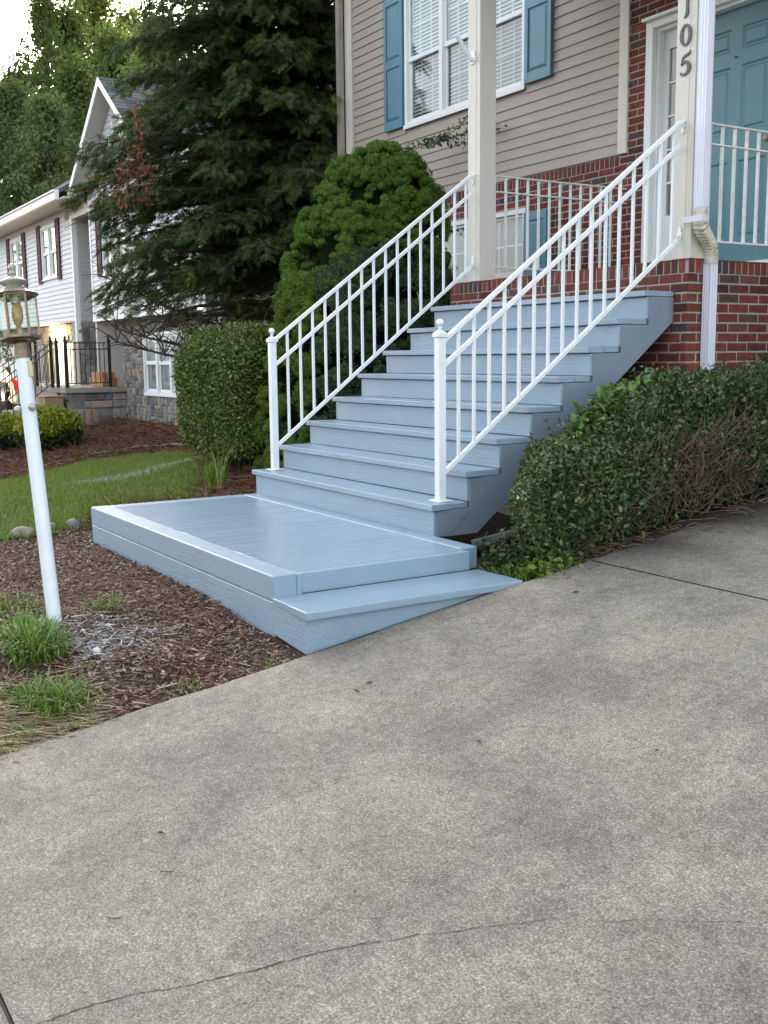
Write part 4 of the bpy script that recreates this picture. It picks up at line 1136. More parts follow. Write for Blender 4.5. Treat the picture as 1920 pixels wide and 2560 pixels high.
# dark heart
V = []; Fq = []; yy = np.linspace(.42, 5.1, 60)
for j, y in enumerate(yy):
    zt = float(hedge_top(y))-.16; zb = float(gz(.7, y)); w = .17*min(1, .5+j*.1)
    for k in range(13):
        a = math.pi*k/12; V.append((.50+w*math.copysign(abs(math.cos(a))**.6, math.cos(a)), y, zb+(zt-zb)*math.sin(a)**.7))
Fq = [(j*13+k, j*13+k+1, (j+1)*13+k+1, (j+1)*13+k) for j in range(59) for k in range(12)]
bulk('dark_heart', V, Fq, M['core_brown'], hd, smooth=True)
mb = MB()
for i in range(5600):
    y = .12+4.4*random.random()**1.3; zb = float(gz(.7, y)); zt = float(hedge_top(y))
    x = .58+random.uniform(-.22, .24); z = zb+random.uniform(.02, .62)*(zt-zb)
    p = Vector((x, y, z)); dv = Vector((random.uniform(-.1, .75), random.uniform(-.8, .8), random.uniform(.1, 1.2))).normalized()
    if y < float(end_y(x, .3))+.12: continue
    pts_ = [p]
    for k in range(3):
        dv = (dv+Vector((random.uniform(-.5,.5), random.uniform(-.5,.5), random.uniform(-.35,.45)))).normalized()
        p = p+dv*random.uniform(.05, .12)
        p.x = min(p.x, .93); p.z = min(max(p.z, zb), zt); pts_.append(p.copy())
    mb.tube(pts_, [.0042, .0034, .0026, .0014], 3, cap=False)
mb.build('twigs', M['twig'], hd)
sh = MB(); lp = []
for i in range(330):
    y = float(.15+4.2*random.random()**1.2); x = .50+random.uniform(-.26, .30); z = float(hedge_top(y))-.10
    if y < float(end_y(x, .9))+.10: continue
    p = Vector((x, y, z)); dv = Vector((random.uniform(-.3,.5), random.uniform(-.5,.3), 1)).normalized(); q_ = p.copy(); pl = [p.copy()]
    for k in range(6):
        dv = (dv+Vector((random.uniform(-.25,.25), random.uniform(-.25,.25), random.uniform(-.2,.1)))).normalized(); q_ = q_+dv*random.uniform(.022, .036); pl.append(q_.copy())
        lp += [tuple(q_+Vector((random.uniform(-.012,.012), random.uniform(-.012,.012), 0))) for _ in range(3)]
    sh.tube(pl, .0018, 3, cap=False)
sh.build('shoots', M['twig'], hd)
lp = np.array(lp); scatter('shoot_leaves', LEAF_V, LEAF_F, lp, frames(rand_dirs(len(lp), .5), RS.uniform(0, 6.28, len(lp))), RS.uniform(.018, .034, len(lp)), M['privet'], hd)
# bright broad leaves on top
n = 120; P_ = np.stack([RS.normal(.50, .07, n), RS.normal(.95, .16, n), .90+RS.uniform(0, .10, n)], -1)
P_[:,2] = hedge_top(P_[:,1])+RS.uniform(.0, .09, n)
scatter('broad_leaves', LEAF_V, LEAF_F, P_, frames(rand_dirs(n, .5, .6), RS.uniform(-.5, .5, n)), RS.uniform(.05, .10, n), M['bright'], hd)
# ivy at the foot of the hedge
n = 7000; yv = .0+4.0*RS.uniform(0, 1, n)**1.3; P_ = np.stack([.62+RS.normal(0, .09, n), yv, gz(np.full(n, .8), yv)+np.abs(RS.normal(0, .07, n))+.03], -1)
P_ = P_[(P_[:,0] < .98)]
scatter('ivy_foot', LEAF_V, LEAF_F, P_, frames(rand_dirs(len(P_), .5, .6), RS.uniform(0, 6.28, len(P_))), RS.uniform(.02, .045, len(P_)), M['darkleaf'], hd)

# golden shrub by the neighbour's steps
for (nm, c, r_, lab) in (('golden_shrub', (-15.9, 1.75, -.28), (.75, .6, .42), 'yellow green shrub in front of the grey stone porch, right of the lamp post'),
                         ('golden_shrub', (-18.2, 1.30, -.42), (.62, .5, .36), 'small yellow green shrub by the black stair rail, left of the lamp post')):
    g_ = empty(nm, (c[0], c[1], float(gz(c[0], c[1]))), lab, 'shrub', 'yellow green shrubs by the neighbouring house')
    P_ = ell_surface(16000, c, r_, .16, 41, float(gz(c[0], c[1])), shell=.5)
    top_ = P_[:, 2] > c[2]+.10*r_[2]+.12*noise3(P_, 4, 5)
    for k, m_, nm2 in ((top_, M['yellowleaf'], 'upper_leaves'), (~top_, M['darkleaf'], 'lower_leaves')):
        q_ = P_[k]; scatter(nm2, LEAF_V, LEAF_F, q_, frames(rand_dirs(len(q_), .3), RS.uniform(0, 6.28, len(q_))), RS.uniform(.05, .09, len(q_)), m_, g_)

# ------------------------------------------------------------------ NEIGHBOUR HOUSE
def stonewall(name, parent, axis, plane, u0, u1, z0, z1, holes=(), out=-1, cell=.085):
    nu = int((u1-u0)/cell); nz = int((z1-z0)/cell); cu, cz = (u1-u0)/nu, (z1-z0)/nz
    used = np.zeros((nz, nu), bool); mb = MB()
    for i in range(nz):
        for j in range(nu):
            a, c = u0+j*cu, z0+i*cz
            if any(a+cu/2 > h[0] and a+cu/2 < h[1] and c+cz/2 > h[2] and c+cz/2 < h[3] for h in holes): used[i, j] = True
    for i in range(nz):
        for j in range(nu):
            if used[i, j]: continue
            w, t = random.choice([(1,1),(2,1),(2,2),(1,2),(3,2),(2,3),(2,2),(3,1),(1,3)])
            while True:
                if i+t <= nz and j+w <= nu and not used[i:i+t, j:j+w].any(): break
                if w > 1: w -= 1
                elif t > 1: t -= 1
                else: break
            used[i:i+t, j:j+w] = True
            a, b, c, e = u0+j*cu+.006, u0+(j+w)*cu-.006, z0+i*cz+.006, z0+(i+t)*cz-.006
            j_ = .014; vs = []
            dz_ = random.uniform(.005, .04)
            for (ww, ins) in ((plane, 0), (plane+out*dz_*.5, .0), (plane+out*dz_, .022)):
                for (u, v) in ((a+ins, c+ins), (b-ins, c+ins), (b-ins, e-ins), (a+ins, e-ins)):
                    q_ = ww + (out*random.uniform(0, .012) if ww != plane else 0)
                    u += random.uniform(-j_, j_)*.5; v += random.uniform(-j_, j_)*.5
                    vs.append((u, q_, v) if axis == 1 else (q_, u, v))
            mb.add(vs, [(8,9,10,11)] + [(k, (k+1) % 4, 4+(k+1) % 4, 4+k) for k in range(4)] + [(4+k, 4+(k+1) % 4, 8+(k+1) % 4, 8+k) for k in range(4)])
    return mb.build(name, M['stone'], parent)
nb = empty('neighbour_house', (-20, 4, 0), 'pale grey sided house with burgundy shutters, steep gable and fieldstone base', 'house')
GY = 4.0
GW = (-19.62+.75, -17.4, 3.0, 4.62)
# gable front: cantilevered sided storey over stone
gx0, gx1 = -19.95, -14.13
apx, apz = -17.7, 6.98
UG = (-19.05, -17.35, 3.00, 4.70)
def rake(z):
    if z <= 5.02: return (gx0, gx1)
    hw = (apz-.12-z)/.76
    return (apx-hw, apx+hw) if hw > .05 else None
panel('wall', M['nsiding'], nb, 1, GY+.012, GY+.15, gx0+.01, gx1, 2.06, 5.0, (UG,))
mb = MB(); mb.prism([(apx-2.45, 5.0), (apx+2.45, 5.0), (apx, 6.88)], 1, GY+.012, GY+.12); mb.build('gable_wall', M['nsiding'], nb)
laps('siding', M['nsiding'], nb, 1, GY+.01, gx0, gx1, 2.08, 6.85, (UG,), H=.118, lip=.022, top=rake)
mb = MB(); mb.box(gx0-.02, gx0+.07, GY-.02, GY+.02, 2.02, 5.0); mb.box(gx0-.02, gx1, GY-.025, GY+.02, 1.98, 2.085); mb.box(gx0-.02, gx1, GY+.021, GY+.45, 1.99, 2.03)
mb.build('corner_trim', M['white'], nb)
panel('wall', M['nsiding_grey'], nb, 0, gx0-.005, gx0+.1, GY+.02, 6.5, .4, 5.0)
# roof of the gable, rake boards, soffit
mb = MB(); y0, y1 = 3.66, 9.5
def sl(x): return apz-.76*abs(x-apx)
course = .14; k = 0
for sgn in (-1, 1):
    u = 0.0
    while u < 2.64:
        a, b = apx+sgn*u, apx+sgn*min(u+course*.95, 2.66)
        n = 22
        for q_ in range(n):
            ya = y0-.03+(y1-y0)*q_/n; yb = y0-.03+(y1-y0)*(q_+1)/n
            o1, o2 = .004+random.uniform(0, .006), .020
            mb.add([(a, ya, sl(a)+o1), (a, yb-.004, sl(a)+o1), (b, yb-.004, sl(b)+o2), (b, ya, sl(b)+o2), (b, ya, sl(b)), (b, yb-.004, sl(b))], [(0,1,2,3), (3,2,5,4)])
        u += course*.79
mb.build('gable_roof_shingles', M['shingle'], nb)
mb = MB()
for sgn in (-1, 1):
    e = apx+sgn*2.66
    mb.prism([(apx, sl(apx)-.005), (e, sl(e)-.005), (e, sl(e)-.03), (apx, sl(apx)-.03)], 1, y0, y1)
mb.build('roof_deck', M['soffit'], nb)
mb = MB()
for sgn in (-1, 1):
    e = apx+sgn*2.66
    mb.prism([(apx, sl(apx)-.0), (e, sl(e)-.0), (e, sl(e)-.15), (apx, sl(apx)-.17)], 1, y0-.03, y0-.002)
mb.box(apx-2.66, gx0-.03, y0, GY-.01, 4.86, 4.885); mb.box(apx-2.64, apx-2.62, y0, GY+.3, 4.86, 5.0)
mb.box(apx-2.66, gx0-.03, y0-.0, y0+.02, 4.86, 5.02)
mb.build('rake_board', M['white'], nb)
for sgn in (-1, 1):
    mb = MB()
    for q_ in range(24):
        a, b = apx+sgn*(.10+q_*.105), apx+sgn*(.10+(q_+1)*.105-.006)
        mb.add([(a, y0+.001, sl(a)-.165), (b, y0+.001, sl(b)-.165), (b, GY-.001, sl(b)-.165), (a, GY-.001, sl(a)-.165)], [(0,1,2,3)])
        mb.add([(b, y0+.001, sl(b)-.165), (b, GY-.001, sl(b)-.165), (b, GY-.001, sl(b)-.150), (b, y0+.001, sl(b)-.150)], [(0,1,2,3)])
    mb.build('gable_soffit', M['soffit'], nb)
# louvre vent
mb = MB(); mb.box(-17.98, -17.92, GY-.03, GY, 5.75, 6.42); mb.box(-17.48, -17.42, GY-.03, GY, 5.75, 6.42); mb.box(-17.92, -17.48, GY-.03, GY, 5.75, 5.81); mb.box(-17.92, -17.48, GY-.03, GY, 6.37, 6.43)
for q_ in range(9):
    Mx = Matrix.Translation((-17.7, GY-.015, 5.86+q_*.06)) @ Matrix.Rotation(R(-40), 4, 'X'); mb.box(-.22, .22, -.025, .025, -.003, .003, Mx)
mb.build('gable_vent', M['white'], nb)
window(nb, UG[0], UG[1], UG[2], UG[3], GY, 2, 3.86, sc=1.5, frame_t=.06)
shutter(nb, UG[0]-.36, UG[0]-.02, 2.98, 4.70, GY-.012, M['burgundy'], [3.84])
# stone base under the gable
SW = (-17.45, -15.0, .33, 1.66)
panel('foundation', M['mortar'], nb, 1, GY+.34, GY+.5, -19.0, -13.2, -.8, 2.0, (SW,))
stonewall('stone_wall', nb, 1, GY+.335, -18.95, -13.25, -.75, 2.0, (SW,))
panel('foundation', M['mortar'], nb, 0, -13.22, -13.3, GY+.36, 7, -.8, 2.0)
stonewall('stone_wall', nb, 0, -13.215, GY+.36, 6.0, -.75, 2.0, (), out=1)
window(nb, SW[0], SW[1], SW[2], SW[3], GY+.30, 3, 1.02, cols=3, sc=1.5, frame_t=.06, blinds=True)
# right side face with bay and downspout
panel('wall', M['nsiding_grey'], nb, 0, -13.212, -13.35, GY+.03, 9.5, 1.78, 5.0)
laps('siding', M['nsiding_grey'], nb, 0, -13.21, GY+.03, 9.5, 1.80, 5.0, (), out=1, H=.13)
panel('wall', M['nsiding'], nb, 1, GY+.03, GY+.15, -14.12, -13.21, 2.06, 5.0)
laps('siding', M['nsiding'], nb, 1, GY+.029, -14.12, -13.2, 2.08, 5.0, (), H=.106)
mb = MB(); mb.box(-13.19, -13.10, 4.26, 4.38, -.1, 5.0); mb.box(-13.20, -13.17, 4.52, 4.60, 1.8, 5.0); mb.build('downspout', M['white'], nb)
mb = MB(); mb.box(-13.19, -12.75, 4.62, 5.9, 2.06, 3.4); mb.box(-13.19, -12.70, 4.57, 5.95, 2.0, 2.06); mb.build('bay_box', M['nsiding'], nb)
mb = MB(); mb.box(-13.18, -12.98, 4.55, 4.95, .75, 1.45); mb.build('utility_box', M['white'], nb, .02)
mb = MB(); mb.prism([(3.42, 5.03), (9.4, 8.6), (15, 5.1), (15, 4.95), (9.4, 8.45), (3.42, 4.93)], 0, -34, -20.40); mb.prism([(5.7, 5.35), (9.4, 8.55), (15, 5.1), (15, 4.95), (9.4, 8.40), (5.7, 5.2)], 0, -20.38, -12.9); mb.build('main_roof', M['shingle'], nb)
# left wing
LX1 = -21.4
wins = [(-24.35, -22.85, 3.22, 4.58), (-27.9, -26.4, 3.22, 4.58), (-31.6, -30.1, 3.22, 4.58)]
panel('wall', M['nsiding'], nb, 1, GY+.012, GY+.15, -33.5, LX1, 2.04, 4.95, wins)
laps('siding', M['nsiding'], nb, 1, GY+.01, -33.5, LX1, 2.06, 4.78, wins, H=.118, lip=.022)
for w_ in wins:
    window(nb, *w_[:2], w_[2], w_[3], GY, 2, 3.90, cols=2, sc=1.5, frame_t=.06)
    shutter(nb, w_[0]-.36, w_[0]-.03, 3.14, 4.66, GY-.012, M['burgundy'], [3.88])
    shutter(nb, w_[1]+.03, w_[1]+.36, 3.14, 4.66, GY-.012, M['burgundy'], [3.88])
mb = MB(); mb.box(LX1-.10, LX1+.02, GY-.02, GY+.10, 1.55, 4.75); mb.build('corner_trim', M['white'], nb)
panel('wall', M['nsiding_grey'], nb, 0, LX1-.012, LX1-.15, GY+.11, 6.5, 2.04, 4.95)
laps('siding', M['nsiding_grey'], nb, 0, LX1-.01, GY+.11, 6.5, 2.06, 4.78, (), out=1, H=.118)
stonewall('stone_wall', nb, 0, LX1-.01, GY-.0, 6.5, .45, 2.04, (), out=1, cell=.15)
panel('foundation', M['mortar'], nb, 0, LX1-.012, LX1-.5, GY+.02, 6.5, -.5, 2.04)
mb = MB(); mb.box(LX1, gx0, GY-.01, GY+.12, 4.50, 4.85); mb.build('porch_beam', M['trim'], nb)
mb = MB(); mb.box(-33.8, gx0-.03, 3.44, GY+.02, 4.80, 4.83); mb.build('soffit', M['soffit'], nb)
mb = MB(); mb.box(LX1, gx0, GY+.025, 6.5, 4.82, 4.84); mb.build('entry_ceiling', M['soffit'], nb)
mb = MB(); mb.box(-34, apx-2.68, 3.34, 3.44, 4.80, 4.99); mb.box(-34, apx-2.68, 3.30, 3.45, 4.98, 5.02); mb.build('gutter', M['white'], nb, .01)
panel('wall', M['nsiding_grey'], nb, 1, 6.5, 6.6, LX1, gx0, .45, 4.85)
# entry door in recess
mb = MB(); mb.box(-21.1, -20.5, 6.40, 6.5, .5, 2.6); mb.build('entry_door', M['white'], nb)
mb = MB(); mb.box(LX1+.002, LX1+.06, 4.66, 4.86, .48, 2.04); mb.box(LX1+.061, LX1+.085, 4.68, 4.72, .48, 2.04); mb.box(LX1+.061, LX1+.085, 4.80, 4.84, .48, 2.04); mb.build('door_casing', M['white'], nb)
# under the left wing: stone, white garage doors, lit lantern
GD = [(-27.4, -26.2, -.4, 1.66), (-25.7, -23.05, -.4, 1.66), (-32.0, -28.8, -.9, 1.62)]
panel('foundation', M['mortar'], nb, 1, GY+.36, GY+.5, -33.4, LX1-.5, -1.6, 2.04, GD)
stonewall('stone_wall', nb, 1, GY+.355, -33.4, LX1-.5, -1.6, 2.04, GD, cell=.15)
for g_ in GD:
    mb = MB(); mb.box(g_[0], g_[1], GY+.42, GY+.46, g_[2], g_[3])
    for r_ in range(4):
        for c_ in range(4):
            a = g_[0]+.06+(g_[1]-g_[0]-.12)*c_/4; b = g_[0]+.06+(g_[1]-g_[0]-.12)*(c_+1)/4-.06; z = g_[2]+.06+(g_[3]-g_[2]-.1)*r_/4
            mb.box(a, b, GY+.405, GY+.42, z, z+(g_[3]-g_[2]-.1)/4-.06)
    mb.build('garage_door', M['white'], nb)
mb = MB(); mb.lathe([(.001,0),(.05,0),(.07,.03),(.085,.19),(.10,.20),(.03,.27),(.001,.28)], (-24.4, GY+.24, 1.70), 8); lt = mb.build('wall_lantern', emis('lit_lantern', (1, .80, .38), 9), nb)
ld = bpy.data.lights.new('wall_lantern_light', 'POINT'); ld.energy = 60; ld.color = (1, .78, .35); ld.shadow_soft_size = .1
lo = bpy.data.objects.new('wall_lantern_light', ld); lo.location = (-24.4, GY+.08, 1.78); COL.objects.link(lo)

# stone porch and steps in front of the recess
po = empty('stone_porch', (-20, 3.4, 0), 'raised grey stone porch with concrete cap and wooden steps', 'porch')
panel('core', M['mortar'], po, 1, 3.0, GY+.4, -21.4, -18.83, -.9, .35)
stonewall('stone_face', po, 1, 2.99, -21.4, -18.82, -.9, .34, (), cell=.16)
stonewall('stone_face', po, 0, -18.82, 3.0, GY+.32, -.7, .34, (), out=1, cell=.16)
mb = MB(); mb.box(-21.6, -18.72, 2.90, GY+.33, .352, .47); mb.build('concrete_cap', M['concrete_cap'], po, .012)
mb = MB()
for k in range(7): mb.box(-21.3, -19.35, 2.86-.27*(k+1), 2.90-.27*k, .47-.185*(k+1)-.04, .47-.185*(k+1)); mb.box(-21.25, -19.4, 2.90-.27*k-.03, 2.90-.27*k-.005, .47-.185*(k+1), .35-.185*k)
mb.build('steps', M['concrete_cap'], po)
bxp = empty('wooden_planter', (-19.0, 2.7, .05), 'tan wooden planter box against the stone porch', 'planter')
mb = MB(); mb.box(-19.30, -18.78, 2.45, 2.86, -.35, .27); mb.build('box', M['tan'], bxp, .01)
mb = MB(); mb.box(-19.32, -18.76, 2.43, 2.86, .275, .30); mb.build('rim', M['orange'], bxp, .006)
cb = empty('cedar_box', (-19.6, 3.9, .47), 'orange cedar box standing on the stone porch behind the black railing', 'box')
mb = MB(); mb.box(-20.1, -19.05, 3.85, 4.2, .475, .68); mb.build('lower_boards', M['orange'], cb, .008); mb = MB(); mb.box(-20.0, -19.15, 3.87, 4.18, .685, .80); mb.build('upper_boards', M['orange'], cb, .008)
# black iron rails
def iron(label, a, b, za, zb2, n, posts=True, hgt=1.0):
    t = empty('iron_railing', (*a, za), label, 'railing', 'black iron railings on the neighbouring porch')
    A = Vector((*a, za)); B = Vector((*b, zb2))
    for nm, o in (('top_rail', hgt), ('middle_rail', hgt*.86), ('bottom_rail', .10)):
        mb = MB(); mb.bar(A+Vector((0,0,o)), B+Vector((0,0,o)), .035, .022); mb.build(nm, M['black'], t)
    for i in range(n):
        f = (i+1)/(n+1); p = A.lerp(B, f)
        mb = MB(); mb.bar(p+Vector((0,0,.10)), p+Vector((0,0,hgt)), .018, .018); mb.build('baluster', M['black'], t)
    for p in ((A, B) if posts else (B,)):
        mb = MB(); mb.bar(p, p+Vector((0,0,hgt+.05)), .075, .075)
        mb.lathe([(.05,0),(.05,.015),(.02,.03),(.035,.06),(.012,.10),(.001,.13)], (p.x, p.y, p.z+hgt+.05), 10); mb.build('post', M['black'], t)
    return t
iron('black iron railing along the right edge of the stone porch', (-18.82, 2.97), (-18.82, 3.95), .47, .47, 8)
iron('black iron railing along the front of the stone porch, left of the lamp', (-21.4, 2.95), (-19.5, 2.95), .47, .47, 14)
iron('black iron stair rail descending from the stone porch to the left', (-19.42, 2.80), (-19.42, 1.0), .47, -.86, 13)
iron('lower black iron stair rail at the far left of the steps', (-21.35, 2.80), (-21.35, 1.0), .47, -.86, 13)

# car at far left
car = empty('parked_car', (-29, 3.0, -.7), 'white car with red tail lamp parked by the neighbouring garage', 'car')
def loft(mb, secs):
    n = len(secs[0]); b = len(mb.v)
    for s in secs: mb.v += [tuple(p) for p in s]
    for i in range(len(secs)-1):
        for k in range(n-1): mb.f.append([b+i*n+k, b+i*n+k+1, b+(i+1)*n+k+1, b+(i+1)*n+k]); mb.m.append(0)
def carsec(x, w, zb, zs, zt, tw):
    yc = 3.0
    return [(x, yc-w*.9, zb), (x, yc-w, zb+.12), (x, yc-w, zs-.15), (x, yc-w*.94, zs), (x, yc-tw, zt), (x, yc-tw*.6, zt+.03), (x, yc, zt+.04), (x, yc+tw*.6, zt+.03), (x, yc+tw, zt), (x, yc+w*.94, zs), (x, yc+w, zs-.15), (x, yc+w, zb+.12), (x, yc+w*.9, zb)]
g0 = -.72
secs = [carsec(-26.55, .60, g0+.45, g0+.92, g0+.94, .5), carsec(-26.62, .78, g0+.30, g0+1.0, g0+1.05, .68), carsec(-26.9, .88, g0+.26, g0+1.02, g0+1.22, .66), carsec(-27.4, .90, g0+.25, g0+1.0, g0+1.46, .62), carsec(-28.2, .90, g0+.25, g0+.98, g0+1.52, .62), carsec(-29.2, .90, g0+.25, g0+.96, g0+1.48, .60), carsec(-30.0, .90, g0+.25, g0+.95, g0+1.0, .7), carsec(-30.8, .86, g0+.27, g0+.82, g0+.85, .66), carsec(-31.1, .7, g0+.35, g0+.62, g0+.64, .5)]
mb = MB(); loft(mb, secs); bd = mb.build('body', M['carwhite'], car, smooth=True, angle=50)
mb = MB()
for sgn in (-1, 1): mb.box(-29.6, -27.2, 3.0+sgn*.80-.02, 3.0+sgn*.80+.02, g0+1.06, g0+1.36)
mb.build('side_windows', M['dark'], car, .02)
for sgn in (-1, 1):
    mb = MB(); cy = 3.0+sgn*.72
    mb.prism([(cy-.16*sgn, g0+.72), (cy+.17*sgn, g0+.66), (cy+.19*sgn, g0+.96), (cy-.02*sgn, g0+1.06), (cy-.12*sgn, g0+.94)], 0, -26.98, -26.60); mb.build('tail_lamp', M['carred'], car, .03, seg=3)
for (x, sgn) in ((-27.4, -1), (-27.4, 1), (-30.2, -1), (-30.2, 1)):
    mb = MB(); mb.lathe([(.001,-.1),(.33,-.1),(.33,.1),(.001,.1)], (0,0,0), 24); w_ = mb.build('wheel', M['tyre'], car, .02, smooth=True)
    w_.data.transform(Matrix.Translation((x, 3.0+sgn*.80, g0+.33)) @ Matrix.Rotation(R(90), 4, 'X'))
    mb = MB(); mb.lathe([(.001,-.02),(.20,-.02),(.21,.02),(.001,.0)], (0,0,0), 20); rm_ = mb.build('rim', M['pewter'], w_, smooth=True)
    rm_.data.transform(Matrix.Translation((x, 3.0+sgn*.90, g0+.33)) @ Matrix.Rotation(R(90), 4, 'X'))

car.location.x += .45; car.location.z += .27; car.location.y -= .27
# ------------------------------------------------------------------ BACKGROUND TREES
def bgtree_mesh(seed, H, Rr, mat, leaf=.16, clumps=170, per=95, crown=(.25, 1.0)):
    rs = np.random.RandomState(seed)
    t = bpy.data.objects.new('broadleaf_tree', None); COL.objects.link(t)
    mb = MB(); mb.tube([(0,0,-1), (.1,.05,H*.3), (.0,.15,H*.6), (.1,.0,H*.85)], [.28, .2, .12, .04], 8, cap=False)
    cs = []
    for i in range(clumps):
        f = rs.uniform(0, 1)**.8; z = H*(crown[0]+(crown[1]-crown[0])*f)
        rr = Rr*(math.sin(min(1, .15+f*.95)*math.pi)**.55)*rs.uniform(.35, 1)
        a = rs.uniform(0, 6.28); cs.append((rr*math.cos(a), rr*math.sin(a), z))
    for c in cs[::4]:
        z0 = max(H*.15, c[2]-1.2-.4*math.hypot(c[0], c[1])); mb.tube([(0, .05, z0), (c[0]*.5, c[1]*.5, (z0+c[2])/2+.1), c], [.07, .045, .015], 4, cap=False)
    me_t = mb.build('trunk', M['bark'], None, smooth=True); me_t.parent = t
    cs = np.array(cs); n = len(cs); rad = rs.uniform(.45, 1.05, n)*Rr*.27
    dd = unit(rs.normal(0, 1, (n, per, 3))); pos = cs[:, None, :]+dd*rad[:, None, None]*rs.uniform(.25, 1, (n, per, 1))**.6*np.array([1, 1, .72])
    pos = pos.reshape(-1, 3); dirs = unit(rs.normal(0, 1, pos.shape)+np.array([0, 0, -.2]))
    fo = scatter('crown', LEAF_V, LEAF_F, pos, frames(dirs, rs.uniform(0, 6.28, len(pos))), rs.uniform(.6, 1.35, len(pos))*leaf, mat)
    fo.parent = t
    return t
def place(proto, first, loc, rz, s, label, sz=1.0):
    if first: o = proto
    else:
        o = proto.copy(); COL.objects.link(o)
        for ch in proto.children:
            c = ch.copy(); COL.objects.link(c); c.parent = o
    o.location = loc; o.rotation_euler = (0, 0, rz); o.scale = (s, s, s*sz)
    return tag(o, label, 'tree', 'trees beyond the neighbouring house')
F_ = np.array([-.841063, .521227]); F_ = F_/np.linalg.norm(F_); Rt = np.array([.5267, .8500]); C0 = np.array([5.317, -3.654])
def bgpos(u, dist):   # u: bearing offset from the view axis, in metres sideways per metre ahead
    p = C0 + F_*dist + Rt*dist*u; return (float(p[0]), float(p[1]), -1.0)
pa = bgtree_mesh(1, 14, 3.6, M['tree_a']); pb = bgtree_mesh(2, 12, 3.2, M['tree_b'], leaf=.13, clumps=200, per=110, crown=(.18, 1)); pc = bgtree_mesh(3, 13, 3.4, M['tree_c'])
used = set()
HH = {id(pa): 14.6, id(pb): 12.6, id(pc): 13.6}
for (p, px_, dist, ytop, rz, wd, lab) in (
    (pa, 90, 47, 190, 0, .74, 'tall green broadleaf tree at upper left against the white sky'),
    (pa, 165, 50, 14, 2, .72, 'green tree with the highest top left of the sunlit tree'),
    (pc, 285, 58, 8, 1, 1.25, 'sunlit yellow green tree just above the gable peak'),
    (pa, 215, 52, 45, 4, 1.0, 'green tree right beside the sunlit one'),
    (pc, 375, 60, 60, 3, 1.1, 'yellow green tree partly hidden by the hemlock top'),
    (pb, 75, 38, 215, 0, 1.1, 'dull green feathery tree above the left wing roof'),
    (pb, 160, 36, 250, 2.5, .95, 'dull green feathery tree left of the gable'),
    (pb, -10, 40, 190, 4, .9, 'feathery tree at the left edge of the picture'),
    (pa, -330, 50, 60, 5, 1.0, 'green tree beyond the left edge of the street'),
    (pa, 230, 41, 180, 3.3, .9, 'dark green tree directly behind the gable roof'),
    (pa, 330, 46, 110, 5.3, 1.0, 'green tree behind the gable roof on its right'),
    (pb, 440, 42, 60, 5.1, 1.1, 'feathery tree behind the hemlock'),
    (pa, 620, 48, 0, 1.3, 1.2, 'green tree behind the hemlock crown'),
    (pa, 800, 44, 0, 2.3, 1.2, 'green tree glimpsed between the hemlock and the house')):
    need = (905-ytop)/2653*dist+2.1; sc_ = need/HH[id(p)]
    place(p, id(p) not in used, bgpos((px_-960)/2653, dist), rz, wd*(1+.6*(sc_-1)), lab, sc_/(wd*(1+.6*(sc_-1)))); used.add(id(p))
# trees across the street, seen only as reflections and shade
for i, (x, y, s) in enumerate(((14, -20, 1.1), (24, -12, 1.2), (4, -26, 1.2), (32, -2, 1.2), (-8, -28, 1.1), (20, -28, 1.3))):
    o = place(pa if i % 2 else pb, False, (x, y, -2), i, s, 'broadleaf tree across the street behind the viewer'); o['group'] = 'trees across the street'

# ------------------------------------------------------------------ LAWN, GRASS, MULCH
lawn = [(-10.3,-.40),(-12.2,1.28),(-11.6,2.1),(-11.1,2.55),(-9.6,2.45),(-8.2,1.9),(-6.6,1.15),(-5.6,.80),(-4.9,.45),(-4.25,.05),(-4.3,-.4),(-4.2,-.8),(-3.45,-1.15),(-2.95,-1.55),(-3.0,-2.3),(-4.5,-4.5),(-9,-4.5)]
def inside(px, py, poly):
    c = np.zeros(len(px), bool); j = len(poly)-1
    for i in range(len(poly)):
        xi, yi = poly[i]; xj, yj = poly[j]
        c ^= ((yi > py) != (yj > py)) & (px < (xj-xi)*(py-yi)/((yj-yi) or 1e-9)+xi); j = i
    return c
gx = np.arange(-13, -2.5, .12); gy = np.arange(-4.6, 3, .12); GX, GYm = np.meshgrid(gx, gy)
ins = inside(GX.ravel(), GYm.ravel(), lawn).reshape(GX.shape)
V = np.stack([GX, GYm, gz(GX, GYm)+.022], -1); idx = np.arange(GX.size).reshape(GX.shape)
okf = ins[:-1,:-1] & ins[:-1,1:] & ins[1:,1:] & ins[1:,:-1]
Fq = np.stack([idx[:-1,:-1], idx[:-1,1:], idx[1:,1:], idx[1:,:-1]], -1)[okf]
tag(bulk('lawn', V, Fq, M['lawnsoil'], smooth=True), kind='structure')
n = 230000
px = RS.uniform(-12.6, -2.6, n); py = RS.uniform(-3.2, 2.8, n); k = inside(px+RS.normal(0, .06, n), py+RS.normal(0, .06, n), lawn); px, py = px[k], py[k]
hgt = RS.uniform(.030, .065, len(px))*(1+.25*noise3(np.stack([px, py, px*0], -1), 2, 8))
dirs = np.stack([RS.normal(0, .45, len(px)), RS.normal(0, .45, len(px)), np.ones(len(px))], -1)
